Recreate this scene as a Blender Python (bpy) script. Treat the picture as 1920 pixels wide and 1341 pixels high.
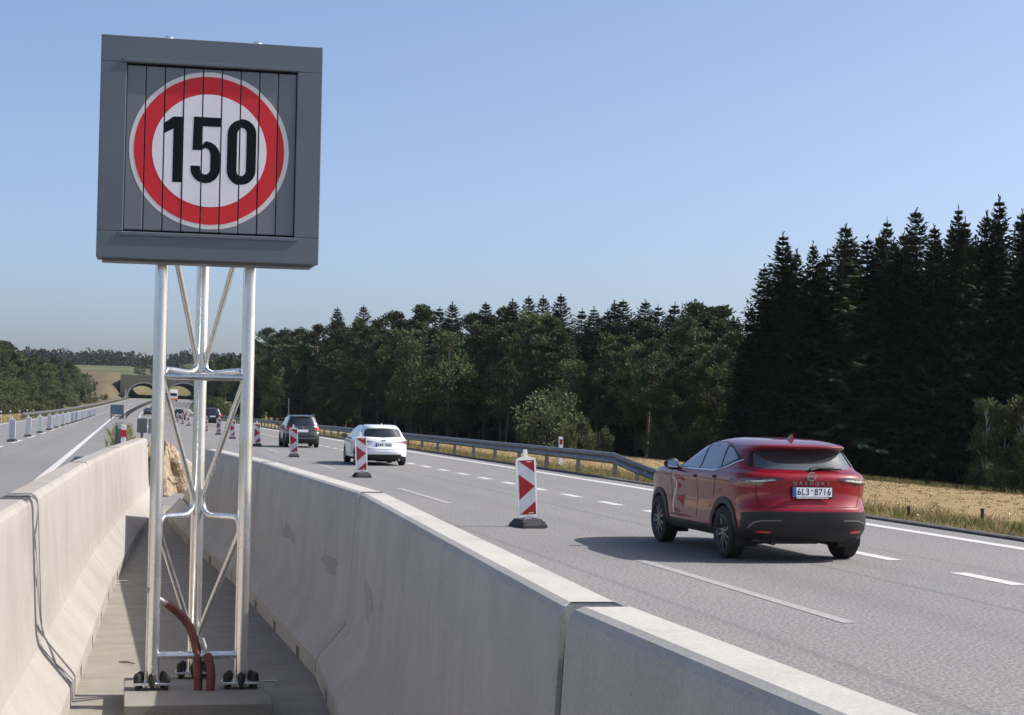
import bpy, bmesh, math, random
from mathutils import Vector, Matrix
from mathutils.bvhtree import BVHTree

random.seed(7)
R = math.radians
scene = bpy.context.scene
for o in list(bpy.data.objects):
    bpy.data.objects.remove(o)
COL = scene.collection

# ------------------------------------------------------------------ camera
PW, PH = 1920.0, 1341.0
F, YAW, PITCH, ROLL, EYE = 3324.0, 0.214, 0.0317, 0.0185, 1.657
_fw = Vector((math.sin(YAW)*math.cos(PITCH), math.cos(YAW)*math.cos(PITCH), math.sin(PITCH)))
_rt = Vector((math.cos(YAW), -math.sin(YAW), 0.0))
_up = _rt.cross(_fw)
RT = _rt*math.cos(ROLL) + _up*math.sin(ROLL)
UP = -_rt*math.sin(ROLL) + _up*math.cos(ROLL)
FW = _fw
EYEP = Vector((0, 0, EYE))
cam_d = bpy.data.cameras.new('camera')
cam = bpy.data.objects.new('camera', cam_d)
COL.objects.link(cam)
cam_d.sensor_fit = 'HORIZONTAL'
cam_d.sensor_width = 36.0
cam_d.lens = F/PW*36.0
cam_d.clip_start = 0.1
cam_d.clip_end = 20000
m = Matrix((RT, UP, -FW)).transposed().to_4x4()
K = 1.14                                 # metres per layout unit (set by car and lane sizes)
m.translation = EYEP*K
cam.matrix_world = m
scene.camera = cam

def ray(px, py):
    return FW + RT*((px-PW/2)/F) + UP*((PH/2-py)/F)
def at(px, py, Y):                       # point on the sight line at road distance Y
    d = ray(px, py)
    return EYEP + d*(Y/d.y)

# ------------------------------------------------------------------ sky, sun, exposure
SUN_EL, SUN_AZ = R(41.0), R(-5.0)        # azimuth measured from +X towards +Y
to_sun = Vector((math.cos(SUN_EL)*math.cos(SUN_AZ), math.cos(SUN_EL)*math.sin(SUN_AZ), math.sin(SUN_EL)))
world = bpy.data.worlds.new('World')
scene.world = world
world.use_nodes = True
wn = world.node_tree
bg = wn.nodes['Background']
sky = wn.nodes.new('ShaderNodeTexSky')
sky.sky_type = 'NISHITA'
sky.sun_disc = False
sky.sun_elevation = SUN_EL
sky.sun_rotation = R(90) - SUN_AZ
sky.air_density = 0.58
sky.dust_density = 2.5
sky.ozone_density = 2.2
bg.inputs['Strength'].default_value = 0.15
wn.links.new(sky.outputs[0], bg.inputs[0])
sun_d = bpy.data.lights.new('sun', 'SUN')
sun_d.energy = 5.0
sun_d.angle = R(0.5)
sun_d.color = (1.0, 0.955, 0.89)
sun = bpy.data.objects.new('sun', sun_d)
COL.objects.link(sun)
sun.rotation_euler = to_sun.to_track_quat('Z', 'Y').to_euler()
sun.location = (60, 0, 60)
scene.view_settings.view_transform = 'Standard'
scene.view_settings.look = 'None'
scene.view_settings.gamma = 1.0
scene.view_settings.use_curve_mapping = False
scene.view_settings.exposure = 0.50

# ------------------------------------------------------------------ materials
MATS = {}
def nodes(name):
    mt = bpy.data.materials.new(name)
    mt.use_nodes = True
    nt = mt.node_tree
    return mt, nt, nt.nodes['Principled BSDF']
def N(nt, kind, **kw):
    n = nt.nodes.new(kind)
    for k, v in kw.items():
        if k in n.inputs:
            n.inputs[k].default_value = v
        else:
            setattr(n, k, v)
    return n
def ramp(nt, src, stops):
    r = nt.nodes.new('ShaderNodeValToRGB')
    e = r.color_ramp.elements
    while len(e) < len(stops):
        e.new(0.5)
    for i, (p, c) in enumerate(stops):
        e[i].position = p
        e[i].color = (c[0], c[1], c[2], 1) if not isinstance(c, (int, float)) else (c, c, c, 1)
    nt.links.new(src, r.inputs[0])
    return r.outputs[0]
def mixc(nt, fac, a, b, mode='MIX'):
    n = nt.nodes.new('ShaderNodeMix')
    n.data_type = 'RGBA'
    n.blend_type = mode
    if isinstance(fac, (int, float)):
        n.inputs[0].default_value = fac
    else:
        nt.links.new(fac, n.inputs[0])
    for i, v in ((6, a), (7, b)):
        if isinstance(v, tuple):
            n.inputs[i].default_value = (*v, 1)
        else:
            nt.links.new(v, n.inputs[i])
    return n.outputs[2]
def noise(nt, vec, scale, detail=3.0, rough=0.55, stretch=None):
    if stretch:
        mp = nt.nodes.new('ShaderNodeMapping')
        mp.inputs['Scale'].default_value = stretch
        nt.links.new(vec, mp.inputs[0])
        vec = mp.outputs[0]
    n = nt.nodes.new('ShaderNodeTexNoise')
    n.inputs['Scale'].default_value = scale
    n.inputs['Detail'].default_value = detail
    n.inputs['Roughness'].default_value = rough
    nt.links.new(vec, n.inputs['Vector'])
    return n.outputs['Fac']
def bump(nt, src, bsdf, strength=0.3, dist=0.01):
    b = nt.nodes.new('ShaderNodeBump')
    b.inputs['Strength'].default_value = strength
    b.inputs['Distance'].default_value = dist
    nt.links.new(src, b.inputs['Height'])
    nt.links.new(b.outputs[0], bsdf.inputs['Normal'])
def coords(nt, which='Object'):
    return nt.nodes.new('ShaderNodeTexCoord').outputs[which]
def wpos(nt):
    return nt.nodes.new('ShaderNodeNewGeometry').outputs['Position']

def plain(name, col, rough=0.5, metal=0.0, coat=0.0, var=0.0, spec=None, scale=9.0):
    mt, nt, b = nodes(name)
    b.inputs['Roughness'].default_value = rough
    b.inputs['Metallic'].default_value = metal
    b.inputs['Coat Weight'].default_value = coat
    b.inputs['Coat Roughness'].default_value = 0.04
    if spec is not None:
        b.inputs['Specular IOR Level'].default_value = spec
    v = coords(nt)
    n = noise(nt, v, scale, 4.0)
    d = tuple(c*(1-var) for c in col)
    l = tuple(min(1, c*(1+var)) for c in col)
    nt.links.new(ramp(nt, n, [(0.3, d), (0.7, l)]), b.inputs['Base Color'])
    MATS[name] = mt
    return mt

def m_concrete(name, base, warm):
    mt, nt, b = nodes(name)
    p = wpos(nt)
    big = noise(nt, p, 1.1, 4.0)
    streak = noise(nt, p, 2.0, 5.0, 0.65, (1.5, 1.0, 0.28))
    blot = noise(nt, p, 3.0, 5.0, 0.65, (1.0, 0.8, 0.8))
    fine = noise(nt, p, 70.0, 3.0)
    c = ramp(nt, big, [(0.3, tuple(x*0.86 for x in base)), (0.7, tuple(x*1.1 for x in base))])
    c = mixc(nt, 0.30, c, ramp(nt, streak, [(0.34, tuple(x*0.74 for x in base)), (0.6, tuple(min(1, x*1.1) for x in warm))]))
    c = mixc(nt, 0.35, c, ramp(nt, blot, [(0.32, tuple(x*0.78 for x in base)), (0.68, tuple(x*1.12 for x in base))]))
    # damp patches and rust-brown runs with their own outline
    st = noise(nt, p, 0.9, 5.0, 0.65, (1, 1, 0.8))
    fac = ramp(nt, st, [(0.60, 0.0), (0.66, 0.34)])
    c = mixc(nt, fac, c, tuple(x*0.62 for x in base))
    c = mixc(nt, 0.28, c, ramp(nt, fine, [(0.3, 0.3), (0.7, 0.66)]), 'OVERLAY')
    pit = nt.nodes.new('ShaderNodeTexVoronoi')
    pit.inputs['Scale'].default_value = 26.0
    nt.links.new(p, pit.inputs['Vector'])
    c = mixc(nt, ramp(nt, pit.outputs['Distance'], [(0.05, 0.6), (0.10, 0.0)]), c, tuple(x*0.5 for x in base))
    nt.links.new(c, b.inputs['Base Color'])
    b.inputs['Roughness'].default_value = 0.85
    bump(nt, fine, b, 0.25, 0.004)
    MATS[name] = mt
m_concrete('concrete', (0.385, 0.375, 0.345), (0.42, 0.398, 0.36))
m_concrete('concrete_warm', (0.285, 0.263, 0.235), (0.325, 0.285, 0.245))
m_concrete('concrete_damp', (0.30, 0.292, 0.268), (0.30, 0.29, 0.265))
m_concrete('concrete_old', (0.27, 0.268, 0.26), (0.30, 0.28, 0.25))
m_concrete('bridge_face', (0.135, 0.125, 0.085), (0.16, 0.14, 0.095))
m_concrete('slab_concrete', (0.22, 0.205, 0.18), (0.25, 0.225, 0.19))

def m_asphalt(name, base, lanes):
    mt, nt, b = nodes(name)
    p = wpos(nt)
    big = noise(nt, p, 0.22, 4.0, 0.6, (1.6, 0.35, 1))
    mid = noise(nt, p, 2.4, 4.0)
    fine = noise(nt, p, 27.0, 4.0, 0.9)
    c = ramp(nt, big, [(0.3, tuple(x*0.88 for x in base)), (0.7, tuple(x*1.09 for x in base))])
    c = mixc(nt, 0.25, c, ramp(nt, mid, [(0.3, tuple(x*0.8 for x in base)), (0.7, tuple(x*1.15 for x in base))]))
    sp = nt.nodes.new('ShaderNodeSeparateXYZ')
    nt.links.new(p, sp.inputs[0])
    # tyre-polished wheel tracks and paving seams run along the road
    for x0, half, dark in lanes:
        w = nt.nodes.new('ShaderNodeMath'); w.operation = 'SUBTRACT'; w.inputs[1].default_value = x0*K
        nt.links.new(sp.outputs[0], w.inputs[0])
        a = nt.nodes.new('ShaderNodeMath'); a.operation = 'ABSOLUTE'
        nt.links.new(w.outputs[0], a.inputs[0])
        q = nt.nodes.new('ShaderNodeMath'); q.operation = 'MULTIPLY_ADD'
        nt.links.new(mid, q.inputs[0]); q.inputs[1].default_value = half*0.7
        nt.links.new(a.outputs[0], q.inputs[2])
        r_ = nt.nodes.new('ShaderNodeMapRange')
        r_.inputs[1].default_value = half*0.7; r_.inputs[2].default_value = half*1.7
        r_.inputs[3].default_value = dark; r_.inputs[4].default_value = 0.0
        nt.links.new(q.outputs[0], r_.inputs[0])
        c = mixc(nt, r_.outputs[0], c, tuple(x*0.55 for x in base))
    c = mixc(nt, 0.95, c, ramp(nt, fine, [(0.34, 0.05), (0.5, 0.48), (0.66, 0.95)]), 'OVERLAY')
    spot = noise(nt, p, 0.55, 3.0, 0.5, (1, 2.2, 1))
    c = mixc(nt, ramp(nt, spot, [(0.70, 0.0), (0.75, 0.35)]), c, tuple(x*0.55 for x in base))
    nt.links.new(c, b.inputs['Base Color'])
    b.inputs['Roughness'].default_value = 0.8
    b.inputs['Specular IOR Level'].default_value = 0.35
    bump(nt, fine, b, 0.5, 0.006)
    MATS[name] = mt
m_asphalt('asphalt', (0.180, 0.175, 0.170), [(7.75, 0.05, 0.55), (8.35, 0.30, 0.16), (6.75, 0.30, 0.16), (3.4, 0.4, 0.12), (4.8, 0.06, 0.4), (9.5, 0.05, 0.35)])
m_asphalt('asphalt_left', (0.172, 0.168, 0.166), [(-3.3, 0.4, 0.12), (-7.3, 0.5, 0.12)])

def m_floor():
    mt, nt, b = nodes('median_floor')
    p = wpos(nt)
    base = (0.245, 0.222, 0.182)
    st = noise(nt, p, 2.6, 6.0, 0.7, (0.8, 1.6, 1))
    big = noise(nt, p, 0.8, 3.0)
    fine = noise(nt, p, 80.0, 2.0)
    c = ramp(nt, st, [(0.3, tuple(x*0.74 for x in base)), (0.55, base), (0.75, tuple(x*1.2 for x in base))])
    c = mixc(nt, ramp(nt, big, [(0.45, 0.0), (0.7, 0.4)]), c, (0.225, 0.21, 0.185))
    c = mixc(nt, 0.25, c, ramp(nt, fine, [(0.3, 0.3), (0.7, 0.7)]), 'OVERLAY')
    nt.links.new(c, b.inputs['Base Color'])
    b.inputs['Roughness'].default_value = 0.9
    bump(nt, fine, b, 0.2, 0.004)
    MATS['median_floor'] = mt
m_floor()

def m_paint(name, col, wear):
    mt, nt, b = nodes(name)
    p = wpos(nt)
    n = noise(nt, p, 14.0, 5.0, 0.7)
    n2 = noise(nt, p, 90.0, 2.0)
    c = mixc(nt, ramp(nt, n, [(0.50-wear*0.4, 0.0), (0.78-wear*0.4, 0.75*min(1, wear*2))]), col, (0.22, 0.21, 0.205))
    c = mixc(nt, 0.25, c, ramp(nt, n2, [(0.3, 0.3), (0.7, 0.7)]), 'OVERLAY')
    nt.links.new(c, b.inputs['Base Color'])
    b.inputs['Roughness'].default_value = 0.7
    MATS[name] = mt
m_paint('road_paint', (0.52, 0.51, 0.49), 0.3)
m_paint('road_paint_faded', (0.36, 0.35, 0.335), 0.55)

def m_ground():
    mt, nt, b = nodes('terrain')
    p = wpos(nt)
    sp = nt.nodes.new('ShaderNodeSeparateXYZ'); nt.links.new(p, sp.inputs[0])
    gold = ramp(nt, noise(nt, p, 0.35, 6.0, 0.7, (1.0, 3.0, 1)), [(0.3, (0.195, 0.140, 0.068)), (0.5, (0.24, 0.178, 0.088)), (0.72, (0.285, 0.215, 0.115))])
    fine = noise(nt, p, 9.0, 5.0, 0.75)
    gold = mixc(nt, 0.5, gold, ramp(nt, fine, [(0.3, 0.28), (0.7, 0.7)]), 'OVERLAY')
    green = ramp(nt, noise(nt, p, 0.8, 5.0, 0.7), [(0.3, (0.07, 0.075, 0.03)), (0.55, (0.14, 0.13, 0.055)), (0.75, (0.24, 0.20, 0.10))])
    vl = nt.nodes.new('ShaderNodeVertexColor'); vl.layer_name = 'cover'
    sc = nt.nodes.new('ShaderNodeSeparateColor'); nt.links.new(vl.outputs[0], sc.inputs[0])
    c = mixc(nt, sc.outputs[0], green, gold)
    # crop rows on the far hillside
    crop = ramp(nt, noise(nt, p, 0.02, 3.0, 0.5, (0.25, 2.2, 1)), [(0.35, (0.045, 0.060, 0.03)), (0.5, (0.075, 0.088, 0.042)), (0.62, (0.135, 0.130, 0.068))])
    c = mixc(nt, sc.outputs[1], c, crop)
    brown = ramp(nt, noise(nt, p, 0.15, 5.0, 0.7), [(0.3, (0.075, 0.066, 0.040)), (0.7, (0.135, 0.108, 0.068))])
    c = mixc(nt, sc.outputs[2], c, brown)
    nt.links.new(c, b.inputs['Base Color'])
    b.inputs['Roughness'].default_value = 0.95
    b.inputs['Specular IOR Level'].default_value = 0.1
    bump(nt, fine, b, 0.6, 0.06)
    MATS['terrain'] = mt
m_ground()

def m_leaf(name, dark, light, trans=0.25):
    mt, nt, b = nodes(name)
    oi = nt.nodes.new('ShaderNodeObjectInfo')
    p = coords(nt)
    n = noise(nt, p, 0.9, 4.0)
    c = ramp(nt, n, [(0.3, dark), (0.7, light)])
    hsv = nt.nodes.new('ShaderNodeHueSaturation')
    r_ = nt.nodes.new('ShaderNodeMapRange')
    r_.inputs[3].default_value = 0.75; r_.inputs[4].default_value = 1.25
    nt.links.new(oi.outputs['Random'], r_.inputs[0])
    nt.links.new(r_.outputs[0], hsv.inputs['Value'])
    h_ = nt.nodes.new('ShaderNodeMapRange')
    h_.inputs[3].default_value = 0.485; h_.inputs[4].default_value = 0.515
    nt.links.new(oi.outputs['Random'], h_.inputs[0])
    nt.links.new(h_.outputs[0], hsv.inputs['Hue'])
    nt.links.new(c, hsv.inputs['Color'])
    nt.links.new(hsv.outputs[0], b.inputs['Base Color'])
    b.inputs['Roughness'].default_value = 0.75
    b.inputs['Specular IOR Level'].default_value = 0.2
    tr = nt.nodes.new('ShaderNodeBsdfTranslucent')
    nt.links.new(hsv.outputs[0], tr.inputs[0])
    mx = nt.nodes.new('ShaderNodeMixShader'); mx.inputs[0].default_value = trans
    nt.links.new(b.outputs[0], mx.inputs[1]); nt.links.new(tr.outputs[0], mx.inputs[2])
    nt.links.new(mx.outputs[0], nt.nodes['Material Output'].inputs['Surface'])
    MATS[name] = mt
m_leaf('spruce_needles', (0.016, 0.029, 0.015), (0.036, 0.054, 0.024), 0.10)
m_leaf('pine_needles', (0.032, 0.052, 0.025), (0.070, 0.094, 0.042), 0.15)
m_leaf('broad_leaves', (0.052, 0.074, 0.026), (0.115, 0.138, 0.052), 0.22)
m_leaf('bush_leaves', (0.062, 0.080, 0.034), (0.130, 0.142, 0.064), 0.22)
m_leaf('far_wood', (0.018, 0.032, 0.022), (0.036, 0.054, 0.034), 0.05)
m_leaf('green_grass', (0.10, 0.11, 0.035), (0.24, 0.22, 0.09), 0.3)
m_leaf('stubble', (0.20, 0.145, 0.075), (0.27, 0.20, 0.105), 0.1)
m_leaf('dry_grass', (0.36, 0.27, 0.13), (0.48, 0.37, 0.19), 0.3)
plain('barrier_shade_dark', (0.075, 0.095, 0.10), 0.8, var=0.3, scale=3)  # shade on the far barrier's side put into its base colour
plain('flower_white', (0.75, 0.72, 0.60), 0.8)
plain('bark', (0.11, 0.085, 0.065), 0.95, var=0.35, scale=3)
plain('bark_pine', (0.14, 0.095, 0.068), 0.95, var=0.35, scale=3)
plain('bark_pale', (0.36, 0.33, 0.28), 0.9, var=0.3, scale=3)
def m_soil():
    mt, nt, b = nodes('soil')
    p = wpos(nt)
    n = noise(nt, p, 5.0, 6.0, 0.7)
    nt.links.new(ramp(nt, n, [(0.3, (0.13, 0.095, 0.06)), (0.6, (0.30, 0.23, 0.155)), (0.8, (0.42, 0.34, 0.24))]), b.inputs['Base Color'])
    b.inputs['Roughness'].default_value = 0.95
    bump(nt, n, b, 0.8, 0.08)
    MATS['soil'] = mt
m_soil()

def m_galv(name, col, rough):
    mt, nt, b = nodes(name)
    p = coords(nt)
    n = noise(nt, p, 6.0, 4.0, 0.6, (3, 3, 0.8))
    n2 = noise(nt, p, 7.0, 2.0)
    c = ramp(nt, n, [(0.3, tuple(x*0.88 for x in col)), (0.7, col)])
    nt.links.new(c, b.inputs['Base Color'])
    b.inputs['Metallic'].default_value = 0.9
    nt.links.new(ramp(nt, n2, [(0.3, rough*0.75), (0.7, rough*1.3)]), b.inputs['Roughness'])
    MATS[name] = mt
m_galv('galvanised', (0.80, 0.79, 0.77), 0.24)
m_galv('galvanised_dull', (0.19, 0.19, 0.195), 0.5)
plain('sign_grey', (0.112, 0.135, 0.160), 0.55, var=0.06, scale=2)
plain('slat_grey', (0.150, 0.172, 0.190), 0.55, var=0.08, scale=3)
plain('sign_white', (0.78, 0.74, 0.77), 0.6, var=0.03)
plain('sign_rim', (0.66, 0.64, 0.62), 0.6, var=0.03)
plain('sign_red', (0.62, 0.012, 0.020), 0.55, var=0.05)
plain('sign_black', (0.008, 0.011, 0.015), 0.85, spec=0.15)
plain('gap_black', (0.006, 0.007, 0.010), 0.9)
plain('beacon_white', (0.80, 0.80, 0.78), 0.45, var=0.05)
plain('beacon_sheet', (0.46, 0.48, 0.52), 0.4, var=0.06)
plain('beacon_red', (0.26, 0.009, 0.018), 0.4, var=0.1)
plain('rubber', (0.018, 0.018, 0.019), 0.75, var=0.25)
plain('conduit_red_shaded', (0.125, 0.028, 0.026), 0.55, var=0.3, scale=20)  # red darkened so the base colour carries the right barrier's shadow
plain('conduit_red_sunned', (0.34, 0.10, 0.09), 0.55, var=0.2, scale=20)
plain('cable_sheath', (0.42, 0.41, 0.38), 0.5, var=0.15)
plain('bolt_black', (0.012, 0.012, 0.012), 0.5)
plain('timber', (0.62, 0.58, 0.50), 0.8, var=0.2)
plain('plate_blue', (0.02, 0.08, 0.42), 0.4)
plain('plate_white', (0.80, 0.81, 0.80), 0.4)
plain('chrome', (0.75, 0.75, 0.76), 0.12, metal=1.0)
plain('light_glow', (0.9, 0.86, 0.8), 0.15, coat=1.0)
plain('truck_white', (0.78, 0.78, 0.76), 0.4, coat=0.3)
plain('truck_orange', (0.65, 0.20, 0.06), 0.5)
plain('window_dark', (0.012, 0.014, 0.018), 0.08)
plain('plastic_black', (0.014, 0.014, 0.016), 0.55, var=0.2, spec=0.4)
plain('alloy_dark', (0.20, 0.20, 0.205), 0.35, metal=0.7)
plain('alloy', (0.35, 0.35, 0.36), 0.3, metal=0.8)
plain('tyre', (0.016, 0.016, 0.017), 0.85, var=0.2)
plain('panel_blue', (0.10, 0.15, 0.20), 0.6, var=0.2)
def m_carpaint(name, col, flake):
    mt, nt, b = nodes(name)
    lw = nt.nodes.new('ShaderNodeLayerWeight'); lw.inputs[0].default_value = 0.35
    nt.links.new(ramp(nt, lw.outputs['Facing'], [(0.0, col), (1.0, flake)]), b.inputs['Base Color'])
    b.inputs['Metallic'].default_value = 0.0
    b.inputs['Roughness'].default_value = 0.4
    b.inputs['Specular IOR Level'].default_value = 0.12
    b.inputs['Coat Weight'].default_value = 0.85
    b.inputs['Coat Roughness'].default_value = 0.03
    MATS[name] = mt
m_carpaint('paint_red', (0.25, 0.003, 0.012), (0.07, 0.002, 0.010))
plain('paint_white', (0.80, 0.81, 0.82), 0.3, coat=1.0)
m_carpaint('paint_green_grey', (0.055, 0.060, 0.052), (0.030, 0.032, 0.030))
m_carpaint('paint_black', (0.018, 0.019, 0.024), (0.012, 0.012, 0.015))
def m_lens(name, col):
    mt, nt, b = nodes(name)
    n = noise(nt, coords(nt), 30.0, 2.0)
    nt.links.new(ramp(nt, n, [(0.35, tuple(c*0.6 for c in col)), (0.65, col)]), b.inputs['Base Color'])
    b.inputs['Roughness'].default_value = 0.12
    b.inputs['Coat Weight'].default_value = 1.0
    MATS[name] = mt
m_lens('lens_red', (0.40, 0.01, 0.02))
m_lens('lens_red_bright', (0.62, 0.03, 0.04))
m_lens('lens_smoked', (0.050, 0.008, 0.012))
m_lens('lens_clear', (0.62, 0.60, 0.57))
def m_glass(name, tint):
    mt, nt, b = nodes(name)
    b.inputs['Base Color'].default_value = (*tint, 1)
    b.inputs['Roughness'].default_value = 0.03
    b.inputs['Specular IOR Level'].default_value = 0.9
    b.inputs['Coat Weight'].default_value = 1.0
    b.inputs['Coat Roughness'].default_value = 0.01
    MATS[name] = mt
m_glass('car_glass', (0.035, 0.045, 0.052))
m_glass('car_glass_dark', (0.010, 0.012, 0.015))
M = MATS

# ------------------------------------------------------------------ mesh helpers
class MB:
    def __init__(s):
        s.v, s.f, s.mi = [], [], []
    def add(s, vs, fs, mi=0):
        b = len(s.v)
        s.v += [tuple(p) for p in vs]
        s.f += [tuple(i+b for i in f) for f in fs]
        s.mi += [mi]*len(fs)
        return s
    def box(s, x0, x1, y0, y1, z0, z1, mi=0, bev=0.0):
        if bev <= 0:
            vs = [(x0,y0,z0),(x1,y0,z0),(x1,y1,z0),(x0,y1,z0),(x0,y0,z1),(x1,y0,z1),(x1,y1,z1),(x0,y1,z1)]
            return s.add(vs, [(3,2,1,0),(4,5,6,7),(0,1,5,4),(1,2,6,5),(2,3,7,6),(3,0,4,7)], mi)
        bm = bmesh.new()
        bmesh.ops.create_cube(bm, size=1.0)
        for v in bm.verts:
            v.co = Vector((x0+(v.co.x+.5)*(x1-x0), y0+(v.co.y+.5)*(y1-y0), z0+(v.co.z+.5)*(z1-z0)))
        bmesh.ops.bevel(bm, geom=bm.edges[:], offset=bev, segments=2, profile=0.6, affect='EDGES')
        return s.bm(bm, mi)
    def bm(s, bm, mi=0):
        bm.verts.ensure_lookup_table(); bm.verts.index_update()
        s.add([v.co[:] for v in bm.verts], [[v.index for v in f.verts] for f in bm.faces], mi)
        bm.free()
        return s
    def tube(s, pts, r, n=10, mi=0, cap=True):
        pts = [Vector(p) for p in pts]
        rs = r if isinstance(r, (list, tuple)) else [r]*len(pts)
        rings = []
        ref = None
        for i, p in enumerate(pts):
            a = pts[max(i-1, 0)]; c = pts[min(i+1, len(pts)-1)]
            t = (c-a).normalized()
            if ref is None:
                ref = Vector((0, 0, 1)) if abs(t.z) < 0.9 else Vector((1, 0, 0))
            u = (ref - t*ref.dot(t)).normalized()
            ref = u
            w = t.cross(u)
            rings.append([p + (u*math.cos(k*2*math.pi/n) + w*math.sin(k*2*math.pi/n))*rs[i] for k in range(n)])
        vs = [q for rg in rings for q in rg]
        fs = []
        for i in range(len(pts)-1):
            for k in range(n):
                k2 = (k+1) % n
                fs.append((i*n+k, i*n+k2, (i+1)*n+k2, (i+1)*n+k))
        if cap:
            fs.append(tuple(range(n-1, -1, -1)))
            fs.append(tuple(range((len(pts)-1)*n, len(pts)*n)))
        return s.add(vs, fs, mi)
    def lathe(s, prof, axis='X', n=32, mi=0, origin=(0, 0, 0)):
        vs = []
        for (a, r) in prof:
            for k in range(n):
                t = k*2*math.pi/n
                if axis == 'X': p = (a, r*math.cos(t), r*math.sin(t))
                elif axis == 'Y': p = (r*math.cos(t), a, r*math.sin(t))
                else: p = (r*math.cos(t), r*math.sin(t), a)
                vs.append(tuple(p[i]+origin[i] for i in range(3)))
        fs = []
        for i in range(len(prof)-1):
            for k in range(n):
                k2 = (k+1) % n
                fs.append((i*n+k, i*n+k2, (i+1)*n+k2, (i+1)*n+k))
        return s.add(vs, fs, mi)
    def prism(s, poly, y0, y1, mi=0):                 # polygon in (x, z), thickness along y
        n = len(poly)
        vs = [(p[0], y0, p[1]) for p in poly] + [(p[0], y1, p[1]) for p in poly]
        fs = [tuple(range(n)), tuple(range(2*n-1, n-1, -1))]
        fs += [(i, i+n, (i+1) % n + n, (i+1) % n) for i in range(n)]
        return s.add(vs, fs, mi)
    def obj(s, name, mats, parent=None, smooth=False, angle=40):
        me = bpy.data.meshes.new(name)
        me.from_pydata(s.v, [], s.f)
        ms = mats if isinstance(mats, (list, tuple)) else [mats]
        for k in ms:
            me.materials.append(M[k] if isinstance(k, str) else k)
        if len(ms) > 1:
            me.polygons.foreach_set('material_index', s.mi)
        bm = bmesh.new(); bm.from_mesh(me)
        bmesh.ops.recalc_face_normals(bm, faces=bm.faces[:])
        bm.to_mesh(me); bm.free()
        if smooth:
            me.polygons.foreach_set('use_smooth', [True]*len(me.polygons))
            me.set_sharp_from_angle(angle=R(angle))
        me.update()
        o = bpy.data.objects.new(name, me)
        COL.objects.link(o)
        if parent: o.parent = parent
        return o
def raw(name, vs, fs, mats, parent=None, mi=None, smooth=False):
    me = bpy.data.meshes.new(name)
    me.from_pydata(vs, [], fs)
    for k in (mats if isinstance(mats, (list, tuple)) else [mats]):
        me.materials.append(M[k])
    if mi: me.polygons.foreach_set('material_index', mi)
    if smooth: me.polygons.foreach_set('use_smooth', [True]*len(me.polygons))
    o = bpy.data.objects.new(name, me)
    COL.objects.link(o)
    if parent: o.parent = parent
    return o
def empty(name, loc=(0, 0, 0), rz=0.0):
    o = bpy.data.objects.new(name, None)
    COL.objects.link(o)
    o.location = loc
    o.rotation_euler = (0, 0, rz)
    o.empty_display_size = 0.2
    return o
def tag(o, label=None, cat=None, group=None, kind=None):
    if label: o['label'] = label
    if cat: o['category'] = cat
    if group: o['group'] = group
    if kind: o['kind'] = kind
    return o
def copy_tree(o, parent=None):
    c = o.copy(); COL.objects.link(c)
    if parent: c.parent = parent
    for ch in o.children: copy_tree(ch, c)
    return c
_tens = {2: 'twent', 3: 'thirt', 4: 'fort'}
ORD = ['first', 'second', 'third', 'fourth', 'fifth', 'sixth', 'seventh', 'eighth', 'ninth', 'tenth', 'eleventh', 'twelfth', 'thirteenth', 'fourteenth', 'fifteenth', 'sixteenth', 'seventeenth', 'eighteenth', 'nineteenth']
for _t in (2, 3, 4):
    ORD += [_tens[_t]+'ieth'] + [_tens[_t]+'y-'+w_ for w_ in ORD[:9]]

# ------------------------------------------------------------------ the lie of the land
def cx(y):                                  # sideways drift of the motorway
    t = max(0.0, min(1.25, (y-215)/435.0))
    return 13.0*t*t
def rz(y):                                  # road level
    t = max(0.0, min(1.6, (y-190)/460.0))
    return 4.7*t*t
def sstep(a, b, t):
    t = max(0.0, min(1.0, (t-a)/(b-a)))
    return t*t*(3-2*t)
def land(x, y):
    d = x - cx(y)
    r = rz(min(y, 760))
    if d > 13.2:
        side = -2.6*sstep(13.2, 62, d) - 0.12*sstep(13.2, 14.5, d)
        side += 2.2*sstep(300, 480, y)
        side += 7.4*sstep(560, 652, y)*sstep(13.8, 20, d)*(1-0.75*sstep(735, 800, y))
    elif d < -11.2:
        side = -0.9*sstep(11.2, 17, -d)*(1-sstep(330, 480, y))
        side += 5.4*sstep(560, 652, y)*sstep(12.8, 19, -d)*(1-0.75*sstep(735, 800, y))
    else:
        side = -0.10
    corridor = 1-sstep(15, 24, abs(d+1.0))
    hill = 4.0*sstep(640, 760, y)*(1-corridor*(1-sstep(720, 800, y))) + 16.5*sstep(740, 1260, y)
    return r + side + hill
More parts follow.
